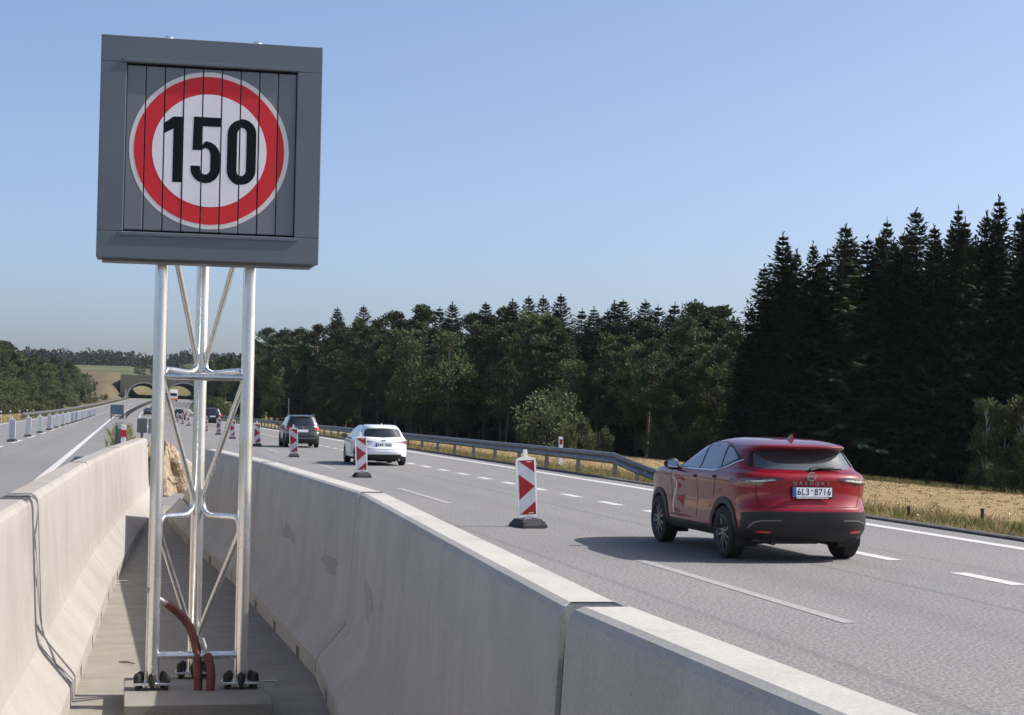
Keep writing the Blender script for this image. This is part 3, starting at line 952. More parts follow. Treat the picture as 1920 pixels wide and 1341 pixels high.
for i in range(16):
    y = 82.4+13.2*i
    o = lbk if i == 0 else copy_tree(lbk)
    o.location = (-4.93+cx(y), y, rz(y))
    o.rotation_euler = (0, R(random.uniform(-1.5, 1.5)), R(random.uniform(-8, 8)))
    tag(o, '%s pale beacon of the left carriageway row, counting from the left' % ORD[i], 'beacon', 'pale beacons on the left carriageway')

# ------------------------------------------------------------------ guardrails
def rail_profile():
    return [(0.0, 0.0), (-0.045, 0.015), (-0.075, 0.045), (-0.075, 0.085), (-0.04, 0.13), (-0.02, 0.155), (-0.04, 0.18), (-0.075, 0.225), (-0.075, 0.265), (-0.045, 0.295), (0.0, 0.31),
            (0.006, 0.307), (-0.04, 0.290), (-0.068, 0.262), (-0.068, 0.228), (-0.033, 0.18), (-0.012, 0.155), (-0.033, 0.13), (-0.068, 0.082), (-0.068, 0.048), (-0.04, 0.02), (0.006, 0.003)]
def guardrail(name, x, y0, y1, top, label, side=1, ramp_len=5.2, near_posts=46, far=False):
    root = empty(name, (0, 0, 0)); tag(root, label, 'guardrail')
    prof = [(a*side, b+top-0.31) for a, b in rail_profile()]
    mb = MB(); extrude_path(mb, prof, frange(y0, y1, 4.0), x)
    mb.obj('beam', 'galvanised_dull', root, smooth=True, angle=60)
    if ramp_len:
        mb = MB(); n = len(prof); vs, fs = [], []
        for i in range(7):
            t = i/6
            for a, b in prof: vs.append((cx(y0)+x+a+0.28*side*t*t, y0-0.01-ramp_len*t, b-(top-0.16)*t))
        for i in range(6):
            for k in range(n): fs.append((i*n+k, i*n+(k+1) % n, (i+1)*n+(k+1) % n, (i+1)*n+k))
        mb.add(vs, fs); mb.obj('sloped_end', 'galvanised_dull', root, smooth=True, angle=60)
        for t in (0.35, 0.75):
            px_, py_ = cx(y0)+x+0.28*side*t*t+0.03*side, y0-ramp_len*t
            MB().box(px_, px_+0.09*side, py_-0.05, py_+0.05, -0.3, top-0.08-(top-0.16)*t).obj('post', 'galvanised_dull', root)
    pm = MB().box(0.0, 0.10*side, -0.05, 0.05, -0.6, top-0.03)
    first = None; farm = MB()
    y = y0+0.15; k = 0
    while y < y1:
        px_ = cx(y)+x+0.012*side
        if k < near_posts:
            if first is None: first = pm.obj('post', 'galvanised_dull', root); o = first
            else: o = first.copy(); COL.objects.link(o); o.parent = root
            o.location = (px_, y, rz(y))
        else:
            farm.add([(v[0]+px_, v[1]+y, v[2]+rz(y)) for v in pm.v], pm.f)
        y += 4.0; k += 1
    if farm.v: tag(farm.obj('distant_posts', 'galvanised_dull', root), kind='stuff')
    return root
guardrail('guardrail', 12.95, 46.3, 420, 0.66, 'grey steel guardrail along the right verge, its near end sloping to the ground')
guardrail('guardrail', -11.2, 20, 158, 0.72, 'short pale guardrail end at the left picture edge', side=-1, ramp_len=0, near_posts=4)
guardrail('guardrail', -11.2, 205, 640, 0.78, 'long guardrail rising along the left carriageway to the bridge', side=-1, ramp_len=0, near_posts=0)
guardrail('guardrail', 0.0, 232, 640, 0.80, 'central guardrail between the far carriageways', side=1, ramp_len=0, near_posts=0)

# delineators and little verge posts
dl = empty('delineator_post', (13.45, 54.4, -0.1)); tag(dl, 'white post with a red reflector poking above the right guardrail', 'delineator')
MB().prism([(-0.06, 0), (0.06, 0), (0.06, 1.02), (0.03, 1.06), (-0.06, 1.06)], -0.05, 0.05).obj('post', 'beacon_white', dl)
MB().box(-0.045, 0.045, -0.056, -0.0505, 0.82, 0.98).obj('reflector', 'beacon_red', dl)
for k, (x, y) in enumerate([(13.2, 28.4), (13.5, 26.3)]):
    v_ = empty('marker_stake', (x, y, land(x, y))); tag(v_, ['small dark stake in the verge right behind the red car', 'small dark stake in the verge nearest the right picture edge'][k], 'stake')
    MB().box(-0.020, 0.020, -0.020, 0.020, -0.1, 0.27, bev=0.004).obj('stake', 'plastic_black', v_)
    MB().box(-0.024, 0.024, -0.024, 0.024, 0.27, 0.29).obj('cap', 'rubber', v_)
for k, y in enumerate([176, 190, 206, 222, 236]):
    p_ = empty('verge_post', (-11.6+cx(y), y, rz(y)-0.2)); tag(p_, '%s slim white post from the left along the left verge' % ORD[k], 'delineator', 'slim posts on the left verge')
    MB().prism([(-0.07, 0), (0.07, 0), (0.07, 1.2), (0.03, 1.26), (-0.07, 1.26)], -0.06, 0.06).obj('post', 'beacon_white', p_)
    MB().box(-0.074, 0.074, -0.064, 0.064, 0.9, 1.05).obj('black_band', 'plastic_black', p_)
tb = empty('board_trailer', (-1.05, 236, rz(236))); tag(tb, 'blue-grey board trailer seen from behind in the far median', 'trailer')
MB().box(-0.85, 0.85, -0.04, 0.04, 0.55, 1.85, bev=0.02).obj('board', 'panel_blue', tb)
for x in (-0.55, 0, 0.55): MB().box(x-0.03, x+0.03, -0.06, -0.0402, 0.3, 1.84).obj('rib', 'slat_grey', tb)
MB().box(-0.8, 0.8, -0.1, 0.5, 0.3, 0.40).obj('chassis', 'plastic_black', tb)
for x in (-0.75, 0.75): MB().lathe([(-0.08, 0.0), (-0.08, 0.26), (0.08, 0.26), (0.08, 0.0)], 'X', 16, origin=(x, 0.2, 0.26)).obj('wheel', 'tyre', tb)
gp = empty('roadside_pole', (13.6+cx(150), 152, 0)); tag(gp, 'thin grey pole with a small box behind the guardrail right of the mast', 'pole')
MB().tube([(0, 0, 0), (0, 0, 2.65)], 0.045, 8).obj('pole', 'galvanised_dull', gp)
MB().box(-0.28, 0.02, -0.2, 0.2, 0, 1.0, bev=0.02).obj('cabinet', 'slat_grey', gp)

# ------------------------------------------------------------------ cars
def crom(p, t):
    n = len(p)
    i = min(int(t), n-2); u = t-i
    a = p[max(i-1, 0)]; b = p[i]; c = p[i+1]; d = p[min(i+2, n-1)]
    return [0.5*(2*b[k]+(c[k]-a[k])*u+(2*a[k]-5*b[k]+4*c[k]-d[k])*u*u+(-a[k]+3*b[k]-3*c[k]+d[k])*u**3) for k in range(len(b))]
def build_car(name, P, loc, yaw, label, extras=None):
    root = empty(name, loc, yaw); tag(root, label, 'car')
    paint = P['paint']
    lv = P['levels']                     # (z, y_rear, y_front, half width, rear corner length, front corner length)
    sub = P.get('sub', 4)
    rows = [crom(lv, i/sub) for i in range((len(lv)-1)*sub+1)]
    NR, NS, NF = 16, 34, 12
    L = P['length']
    def half(row):
        z, yr, yf, w_, lr, lf = row
        lr = min(lr, (yf-yr)*0.45); lf = min(lf, (yf-yr)*0.45)
        n = P.get('sq', 3.4)
        out = []
        for k in range(NR):
            a = (k/NR)*math.pi/2
            out.append((w_*math.sin(a)**(2/n), yr+lr-lr*math.cos(a)**(2/n)))
        for k in range(NS+1):
            out.append((w_, yr+lr+(yf-lf-yr-lr)*k/NS))
        n2 = 2.6
        for k in range(1, NF+1):
            a = (1-k/NF)*math.pi/2
            out.append((w_*max(0, math.sin(a))**(2/n2), yf-lf+lf*math.cos(a)**(2/n2)))
        tap = P.get('taper', 0.07)
        res = []
        for (x, y) in out:
            q = (y-0.0)/(L/2)
            res.append((x*(1-tap*(q*q if q > 0 else 0.7*q*q)), y, z))
        return res
    halves = [half(r_) for r_ in rows]
    nh = len(halves[0])
    vs = []
    for h in halves:
        vs += h + [(-x, y, z) for (x, y, z) in h[1:-1]][::-1]
    ring = 2*nh-2
    faces = []
    for i in range(len(rows)-1):
        for k in range(ring):
            k2 = (k+1) % ring
            faces.append((i*ring+k, i*ring+k2, (i+1)*ring+k2, (i+1)*ring+k))
    top = (len(rows)-1)*ring
    for k in range(nh-1):
        a, b = top+k, top+k+1
        a2 = top+(ring-k) % ring; b2 = top+(ring-k-1) % ring
        f = [a, b]
        if b2 != b: f.append(b2)
        if a2 != a and a2 != b2: f.append(a2)
        if len(set(f)) >= 3: faces.append(tuple(f))
    bvh = BVHTree.FromPolygons([Vector(v) for v in vs], faces)
    wr = P['wheel_r']; ar = P['arch_r']
    axles = P['axles']
    keep, sill = [], []
    zs = P['sill_z']
    for f in faces:
        c = Vector((0, 0, 0))
        for i in f: c += Vector(vs[i])
        c /= len(f)
        if abs(c.x) > 0.42 and any((c.y-a)**2+(c.z-wr)**2 < (ar-0.012)**2 for a in axles) and c.z < 0.95:
            continue
        (sill if c.z < zs else keep).append(f)
    def sub_obj(nm, fl, mt_):
        used = sorted({i for f in fl for i in f}); mp = {o: n for n, o in enumerate(used)}
        mb = MB().add([vs[i] for i in used], [[mp[i] for i in f] for f in fl])
        return mb.obj(nm, mt_, root, smooth=True, angle=50)
    body = sub_obj('body', keep, paint)
    sub_obj('lower_cladding', sill, P.get('clad', 'plastic_black'))
    MB().box(-P['w']*0.78, P['w']*0.78, -L/2+0.25, L/2-0.3, rows[0][0]-0.02, rows[0][0]+0.02).obj('underbody', 'plastic_black', root)
    def hit(axis, u, v):
        if axis == 'L': o_, d_ = Vector((-3, u, v)), Vector((1, 0, 0))
        elif axis == 'R': o_, d_ = Vector((3, u, v)), Vector((-1, 0, 0))
        elif axis == 'B': o_, d_ = Vector((u, -6, v)), Vector((0, 1, 0))
        elif axis == 'F': o_, d_ = Vector((u, 6, v)), Vector((0, -1, 0))
        else: o_, d_ = Vector((u, v, 4)), Vector((0, 0, -1))
        p, n, _, _ = bvh.ray_cast(o_, d_)
        if p is None:
            p, n, _, _ = bvh.find_nearest(o_+d_*(3 if axis in 'LR' else 4))
        if n.dot(d_) > 0: n = -n
        return p, n, d_
    def patch(nm, outline, axis, mt_, off=0.004, res=0.06, parent=None, skirt=0.012):
        bm = bmesh.new()
        bm.faces.new([bm.verts.new((p[0], p[1], 0)) for p in outline])
        us = [p[0] for p in outline]; ws = [p[1] for p in outline]
        for (lo, hi, no) in ((min(us), max(us), (1, 0, 0)), (min(ws), max(ws), (0, 1, 0))):
            n = int((hi-lo)/res)
            for k in range(1, n+1):
                q = lo+(hi-lo)*k/(n+1)
                bmesh.ops.bisect_plane(bm, geom=bm.verts[:]+bm.edges[:]+bm.faces[:], plane_co=(q*no[0], q*no[1], 0), plane_no=no)
        bmesh.ops.triangulate(bm, faces=bm.faces[:])
        be = [e for e in bm.edges if len(e.link_faces) == 1]
        info = {}
        for v in bm.verts:
            p, n, d_ = hit(axis, v.co.x, v.co.y)
            v.co = p+n*off
            info[v] = n
        bv = {v for e in be for v in e.verts}
        dup = {v: bm.verts.new(v.co-info[v]*(off+skirt)) for v in bv}
        for e in be:
            a, b = e.verts
            try: bm.faces.new((a, b, dup[b], dup[a]))
            except ValueError: pass
        return MB().bm(bm).obj(nm, mt_, parent or root, smooth=True, angle=45)
    # arches, wells and wheels
    for a in axles:
        for sd in ('L', 'R'):
            s = -1 if sd == 'L' else 1
            if P.get('arch_trim', True):
                n = 22
                a0, a1 = R(-8), R(188)
                outer = [(a+(ar+P['arch_w'])*math.cos(a0+(a1-a0)*k/n), wr+(ar+P['arch_w'])*math.sin(a0+(a1-a0)*k/n)) for k in range(n+1)]
                inner = [(a+(ar-0.015)*math.cos(a0+(a1-a0)*k/n), wr+(ar-0.015)*math.sin(a0+(a1-a0)*k/n)) for k in range(n+1)]
                mb = MB()
                pts = []
                for lst, of in ((outer, 0.001), (outer, 0.012), (inner, 0.014), (inner, -0.10)):
                    for (u, v) in lst:
                        p, nn, d_ = hit(sd, u, max(v, rows[0][0]+0.01))
                        q = p - d_*of
                        pts.append((q.x, u, v))
                m_ = n+1
                fs = [(r_*m_+k, r_*m_+k+1, (r_+1)*m_+k+1, (r_+1)*m_+k) for r_ in range(3) for k in range(n)]
                mb.add(pts, fs); mb.obj('wheel_arch', P.get('arch_mat', 'plastic_black'), root, smooth=True, angle=50)
            wl = MB()
            xo, xi = s*(P['w']-0.05), s*(P['w']-0.36)
            n = 18
            vsw = []
            for xx in (xo, xi):
                for k in range(n+1):
                    t = R(-25)+(R(230))*k/n
                    vsw.append((xx, a+(ar+0.005)*math.cos(t), wr+(ar+0.005)*math.sin(t)))
            fsw = [(k, k+1, n+1+k+1, n+1+k) for k in range(n)] + [tuple(range(n+1, 2*n+2))]
            wl.add(vsw, fsw); wl.obj('wheel_well', 'rubber', root)
            wh = empty('wheel', (s*(P['track']/2), a, wr)); wh.parent = root
            ww = P['wheel_w']/2
            t_ = MB().lathe([(-ww+0.01, wr*0.66), (-ww, wr*0.72), (-ww*0.97, wr*0.90), (-ww*0.80, wr*0.985), (-ww*0.5, wr), (ww*0.5, wr), (ww*0.80, wr*0.985), (ww*0.97, wr*0.90), (ww, wr*0.72), (ww-0.01, wr*0.66)], 'X', 40)
            t_.obj('tyre', 'tyre', wh, smooth=True)
            rm = MB()
            rm.lathe([(s*(ww-0.004), wr*0.725), (s*(ww-0.008), wr*0.69), (s*(ww-0.03), wr*0.665), (-s*(ww-0.02), wr*0.67)], 'X', 36)
            ro = rm.obj('rim', P['rim'], wh, smooth=True)
            MB().lathe([(s*(ww-0.10), 0.0), (s*(ww-0.10), wr*0.66)], 'X', 24).obj('brake_disc', 'rubber', wh)
            sp_ = MB()
            ns = P.get('spokes', 5)
            for k in range(ns):
                for half_ in (-1, 1):
                    t = 2*math.pi*k/ns
                    ur = Vector((0, math.cos(t), math.sin(t))); ut = Vector((0, -math.sin(t), math.cos(t)))
                    xs_ = s*(ww-0.022)
                    q0, q1 = wr*0.10, wr*0.685
                    w0, w1 = wr*0.085, wr*0.07
                    c0 = half_*wr*0.045; c1 = half_*wr*0.175
                    v8 = []
                    for xx in (xs_, xs_-s*0.03):
                        for (q, c_, w_) in ((q0, c0, w0), (q1, c1, w1)):
                            for g in (-1, 1):
                                p = ur*q + ut*(c_+g*w_/2)
                                v8.append((xx, p.y, p.z))
                    sp_.add(v8, [(0, 1, 3, 2), (4, 6, 7, 5), (0, 2, 6, 4), (1, 5, 7, 3), (2, 3, 7, 6), (0, 4, 5, 1)])
            sp_.lathe([(s*(ww-0.012), 0.0), (s*(ww-0.014), wr*0.13), (s*(ww-0.05), wr*0.16)], 'X', 20)
            sp_.obj('spokes', P['rim'], wh)
    for args in P['patches']:
        nm, outline, axes, mt_, kw = args
        for ax in axes:
            ol = outline
            if ax == 'R' and kw.get('mirror', True): ol = outline
            k2 = {k: v for k, v in kw.items() if k in ('off', 'res', 'skirt')}
            if ax == 'Bm':
                ol = [(-p[0], p[1]) for p in outline][::-1]; ax = 'B'
            patch(nm, ol, ax, mt_, **k2)
    # mirrors
    for s in (-1, 1):
        mx, my, mz = s*P['mirror'][0], P['mirror'][1], P['mirror'][2]
        mo = MB(); bm = bmesh.new(); bmesh.ops.create_uvsphere(bm, u_segments=16, v_segments=10, radius=1)
        for v in bm.verts:
            f_ = 1.0 if v.co.y > 0 else 0.55
            v.co = Vector((mx+v.co.x*0.115, my+v.co.y*0.09*f_, mz+v.co.z*0.082*(1-0.25*v.co.x*s)))
        mo.bm(bm); h = mo.obj('mirror', P.get('mirror_mat', 'plastic_black'), root, smooth=True)
        MB().add([(mx-0.075, my-0.0515, mz-0.05), (mx+0.075, my-0.0515, mz-0.05), (mx+0.075, my-0.0515, mz+0.052), (mx-0.075, my-0.0515, mz+0.052)], [(0, 1, 2, 3)]).obj('mirror_glass', P.get('mirror_face', 'car_glass'), h)
        MB().tube([(mx-s*0.05, my+0.01, mz-0.05), (mx-s*0.20, my+0.05, mz-0.09)], [0.03, 0.035], 8).obj('mirror_arm', 'plastic_black', h)
    return root, patch, hit

def text_obj(name, body, size, parent, loc, mat, ext=0.001, xs=1.0, pitch=0.6):
    n = len(body)
    for k, ch in enumerate(body):
        if ch == ' ': continue
        cu = bpy.data.curves.new(name, 'FONT')
        cu.body = ch; cu.size = size; cu.align_x = 'CENTER'; cu.align_y = 'CENTER' if ch != '\u00b0' else 'BOTTOM'; cu.extrude = ext
        t = bpy.data.objects.new(name, cu); COL.objects.link(t)
        dg = bpy.context.evaluated_depsgraph_get(); dg.update()
        me = bpy.data.meshes.new_from_object(t.evaluated_get(dg))
        bpy.data.objects.remove(t)
        me.materials.clear(); me.materials.append(M[mat])
        o = bpy.data.objects.new(name, me); COL.objects.link(o)
        o.parent = parent; o.location = (loc[0]+(k-(n-1)/2)*size*pitch*xs, loc[1], loc[2])
        o.rotation_euler = (R(90), 0, 0); o.scale = (xs, 1, 1)
def line_patch(pts, w_):
    """thin ribbon outline around a polyline in 2-D"""
    left, right = [], []
    for i, p in enumerate(pts):
        a = pts[max(i-1, 0)]; c = pts[min(i+1, len(pts)-1)]
        dx, dy = c[0]-a[0], c[1]-a[1]; l = math.hypot(dx, dy) or 1
        nx, ny = -dy/l*w_/2, dx/l*w_/2
        left.append((p[0]+nx, p[1]+ny)); right.append((p[0]-nx, p[1]-ny))
    return left+right[::-1]
def plate(root, y, z, txt, tilt, w_=0.53, h_=0.12, blue=True, holder=True):
    p = empty('number_plate', (0.0, y, z)); p.parent = root; p.rotation_euler = (tilt, 0, 0)
    MB().box(-w_/2-0.012, w_/2+0.012, 0.0, 0.014, -h_/2-0.028, h_/2+0.010).obj('plate_holder', 'plastic_black' if holder is True else holder, p)
    MB().box(-w_/2, w_/2, -0.003, -0.0002, -h_/2, h_/2).obj('plate_face', 'plate_white', p)
    if blue: MB().box(-w_/2+0.001, -w_/2+0.045, -0.0045, -0.0031, -h_/2+0.001, h_/2-0.001).obj('blue_band', 'plate_blue', p)
    MB().box(-w_/2+0.05, w_/2-0.05, -0.0012, -0.0002, -h_/2-0.021, -h_/2-0.007).obj('holder_strip', 'plate_white', p)
    if txt: MB().lathe([(-0.0042, 0.0), (-0.0042, 0.012), (-0.0032, 0.012)], 'Y', 12, origin=(-0.007, 0, 0.022)).obj('sticker', 'panel_blue', p)
    if txt: text_obj('character', txt, 0.125, p, (0.022, -0.0042, 0.0), 'sign_black', xs=0.80, pitch=0.58)
    return p

# --- the red crossover
RED = dict(paint='paint_red', length=4.43, w=0.915, wheel_r=0.350, arch_r=0.395, arch_w=0.075, axles=(-1.345, 1.32), sill_z=0.43, track=1.585, wheel_w=0.225, rim='alloy_dark', taper=0.08, sq=3.0,
  levels=[(0.265, -2.02, 2.06, 0.850, 0.45, 0.60), (0.34, -2.12, 2.15, 0.890, 0.50, 0.65), (0.44, -2.185, 2.20, 0.908, 0.52, 0.68), (0.60, -2.205, 2.21, 0.905, 0.55, 0.70), (0.68, -2.175, 2.205, 0.900, 0.55, 0.72),
          (0.76, -2.140, 2.19, 0.906, 0.55, 0.74), (0.88, -2.135, 2.13, 0.926, 0.55, 0.76), (0.97, -2.135, 1.95, 0.917, 0.55, 0.72), (1.035, -2.105, 1.48, 0.895, 0.55, 0.66), (1.075, -2.060, 0.98, 0.865, 0.55, 0.6), (1.12, -2.01, 0.76, 0.840, 0.56, 0.52),
          (1.25, -1.915, 0.49, 0.785, 0.52, 0.45), (1.38, -1.835, 0.23, 0.725, 0.50, 0.40), (1.435, -1.815, 0.12, 0.695, 0.48, 0.38), (1.455, -1.915, 0.07, 0.680, 0.42, 0.37), (1.485, -1.960, 0.00, 0.660, 0.42, 0.36), (1.515, -1.93, -0.09, 0.625, 0.44, 0.35), (1.548, -1.76, -0.20, 0.565, 0.45, 0.33), (1.575, -1.55, -0.31, 0.490, 0.42, 0.3), (1.595, -1.25, -0.42, 0.38, 0.36, 0.26), (1.608, -1.0, -0.58, 0.20, 0.2, 0.2)],
  mirror=(1.0, 0.80, 1.105), patches=[])
SW1 = [(0.36, 1.062), (0.18, 1.215), (0.0, 1.345), (-0.15, 1.440), (-0.24, 1.480), (-0.36, 1.062)]
SW2 = [(-0.42, 1.062), (-0.29, 1.502), (-0.62, 1.510), (-0.92, 1.482), (-1.08, 1.125), (-1.02, 1.062)]
SW3 = [(-1.12, 1.132), (-0.99, 1.472), (-1.22, 1.415), (-1.52, 1.282)]
RED['patches'] = [
  ('side_window', SW1, ('L', 'R'), 'car_glass', {}), ('side_window', SW2, ('L', 'R'), 'car_glass', {}), ('quarter_window', SW3, ('L', 'R'), 'car_glass_dark', {}),
  ('window_surround', [(0.50, 1.035), (0.25, 1.225), (0.04, 1.372), (-0.14, 1.470), (-0.26, 1.508), (-0.65, 1.534), (-0.98, 1.505), (-1.28, 1.42), (-1.66, 1.272), (-1.10, 1.085), (-1.02, 1.038)], ('L', 'R'), 'plastic_black', dict(off=0.0022)),
  ('chrome_strip', line_patch([(0.60, 1.030), (0.0, 1.036), (-0.6, 1.040), (-1.0, 1.044), (-1.10, 1.072), (-1.36, 1.160), (-1.65, 1.266)], 0.022), ('L', 'R'), 'chrome', dict(off=0.009)),
  ('door_seam', line_patch([(-0.39, 1.055), (-0.41, 0.90), (-0.40, 0.62), (-0.36, 0.44)], 0.014), ('L', 'R'), 'gap_black', dict(off=0.0015)),
  ('door_seam', line_patch([(0.66, 1.04), (0.70, 0.86), (0.70, 0.60), (0.68, 0.44)], 0.012), ('L', 'R'), 'gap_black', dict(off=0.0015)),
  ('door_seam', line_patch([(-1.10, 1.06), (-1.12, 0.98), (-1.05, 0.82), (-0.96, 0.72)], 0.013), ('L', 'R'), 'gap_black', dict(off=0.0015)),
  ('door_handle', [(-0.34, 0.915), (-0.34, 0.95), (-0.15, 0.945), (-0.15, 0.918)], ('L', 'R'), 'paint_red', dict(off=0.028)),
  ('door_handle', [(-1.06, 0.935), (-1.06, 0.97), (-0.87, 0.965), (-0.87, 0.938)], ('L', 'R'), 'paint_red', dict(off=0.028)),
  ('sill_crease', line_patch([(0.85, 0.54), (0.3, 0.55), (-0.4, 0.57), (-0.88, 0.60)], 0.02), ('L', 'R'), 'paint_red', dict(off=0.012)),
  ('rear_window', [(-0.66, 1.150), (-0.55, 1.128), (0, 1.112), (0.55, 1.128), (0.66, 1.150), (0.615, 1.36), (0.56, 1.430), (-0.56, 1.430), (-0.615, 1.36)], ('B',), 'car_glass', dict(off=0.004)),
  ('rear_bumper', [(-0.885, 0.35), (-0.80, 0.285), (0.80, 0.285), (0.885, 0.35), (0.893, 0.56), (0.80, 0.585), (0.62, 0.60), (-0.62, 0.60), (-0.80, 0.585), (-0.893, 0.56)], ('B',), 'plastic_black', dict(off=0.014)),
  ('bumper_seam', line_patch([(0.42, 0.505), (0.66, 0.498), (0.74, 0.475), (0.79, 0.41)], 0.014), ('B', 'Bm'), 'galvanised_dull', dict(off=0.018)),
  ('reflector', [(0.54, 0.365), (0.70, 0.368), (0.70, 0.386), (0.54, 0.386)], ('B', 'Bm'), 'lens_red_bright', dict(off=0.022)),
  ('tail_lamp', [(0.36, 0.972), (0.46, 0.940), (0.66, 0.910), (0.895, 0.892), (0.892, 0.955), (0.80, 0.966), (0.60, 0.978), (0.44, 0.985)], ('B', 'Bm'), 'lens_smoked', dict(off=0.010)),
  ('tail_lamp_band', [(0.46, 0.948), (0.66, 0.925), (0.80, 0.917), (0.80, 0.938), (0.66, 0.946), (0.50, 0.960)], ('B', 'Bm'), 'lens_clear', dict(off=0.014)),
  ('tail_lamp', [(-1.80, 0.906), (-1.92, 0.894), (-2.06, 0.893), (-2.06, 0.950), (-1.92, 0.952), (-1.84, 0.944)], ('L', 'R'), 'lens_smoked', dict(off=0.010)),
  ('tail_lamp_band', [(-1.88, 0.912), (-2.04, 0.907), (-2.04, 0.932), (-1.92, 0.934)], ('L', 'R'), 'lens_smoked', dict(off=0.014)),
  ('tailgate_seam', line_patch([(0.70, 0.885), (0.70, 0.76), (0.64, 0.665)], 0.010), ('B', 'Bm'), 'gap_black', dict(off=0.0015)),
  ('tailgate_seam', line_patch([(-0.64, 0.663), (0, 0.655), (0.64, 0.663)], 0.010), ('B',), 'gap_black', dict(off=0.0015)),
]
_zm = [(0.0, 0.0), (0.20, 0.21), (0.43, 0.47), (0.60, 0.67), (0.68, 0.745), (0.88, 1.00), (0.97, 1.095), (1.055, 1.165), (1.12, 1.205), (1.25, 1.31), (1.47, 1.49), (1.535, 1.545), (1.61, 1.615), (3.0, 3.0)]
def zmap(z):
    for (a, b), (c, d) in zip(_zm[:-1], _zm[1:]):
        if a <= z <= c: return b+(d-b)*(z-a)/(c-a)
RED['levels'] = [(zmap(r_[0]),)+tuple(r_[1:]) for r_ in RED['levels']]
RED['patches'] = [(a, [(p[0], zmap(p[1])) for p in b], c, d, e) for (a, b, c, d, e) in RED['patches']]
RED['mirror_face'] = 'chrome'
RED['mirror'] = (1.0, 0.44, zmap(1.10))
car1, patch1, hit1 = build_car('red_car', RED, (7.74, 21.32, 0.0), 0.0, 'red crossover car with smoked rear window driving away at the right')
# brake lamp, fin, wiper, badge, lettering, plate, exhaust
car1.scale = (0.90, 0.97, 0.885)
patch1('brake_lamp', [(-0.16, zmap(1.462)), (0.16, zmap(1.462)), (0.16, zmap(1.472)), (-0.16, zmap(1.472))], 'B', 'lens_red', off=0.004)
for s in (-1, 1):
    ol = [(s*0.60, zmap(1.425)), (s*0.655, zmap(1.355)), (s*0.715, zmap(1.17)), (s*0.675, zmap(1.165)), (s*0.63, zmap(1.355))]
    patch1('side_fin', ol if s > 0 else ol[::-1], 'B', 'plastic_black', off=0.012)
fn = MB(); fn.add([(-0.022, -1.50, 1.565), (0.022, -1.50, 1.565), (0.012, -1.48, 1.665), (-0.012, -1.48, 1.665), (-0.008, -1.26, 1.59), (0.008, -1.26, 1.59)], [(0, 1, 2, 3), (0, 3, 4), (1, 5, 2), (3, 2, 5, 4), (0, 4, 5, 1)])
fn.obj('roof_fin', 'paint_red', car1)
wp = MB(); wp.tube([(0.02, -2.035, 1.205), (0.14, -2.02, 1.235), (0.36, -2.005, 1.232)], [0.026, 0.02, 0.012], 8); wp.box(0.10, 0.46, -2.02, -2.0, 1.212, 1.228)
wp.obj('wiper', 'plastic_black', car1)
bdg = MB()
bdg.lathe([(-2.157, 0.062), (-2.163, 0.060), (-2.163, 0.046), (-2.157, 0.044)], 'Y', 28, origin=(0, 0.02, 1.125)); bdg.box(-0.068, 0.068, -2.145, -2.138, 1.113, 1.137, bev=0.002)
bdg.obj('badge', 'alloy', car1)
text_obj('model_letter', 'QASHQAI', 0.062, car1, (0.0, -2.143, 1.035), 'alloy', ext=0.002, xs=1.05, pitch=1.15)
plate(car1, -2.172, 0.925, '6L3 8716', R(-2))
MB().tube([(-0.45, -2.0, 0.255), (-0.45, -1.7, 0.26)], 0.035, 10).obj('exhaust', 'plastic_black', car1)
MB().box(-0.55, 0.20, -1.95, -1.55, 0.235, 0.30, bev=0.03).obj('silencer', 'plastic_black', car1)
for s in (-1, 1): MB().box(s*0.40, s*0.62, -1.48, -1.22, 0.22, 0.31, bev=0.02).obj('suspension_arm', 'plastic_black', car1)

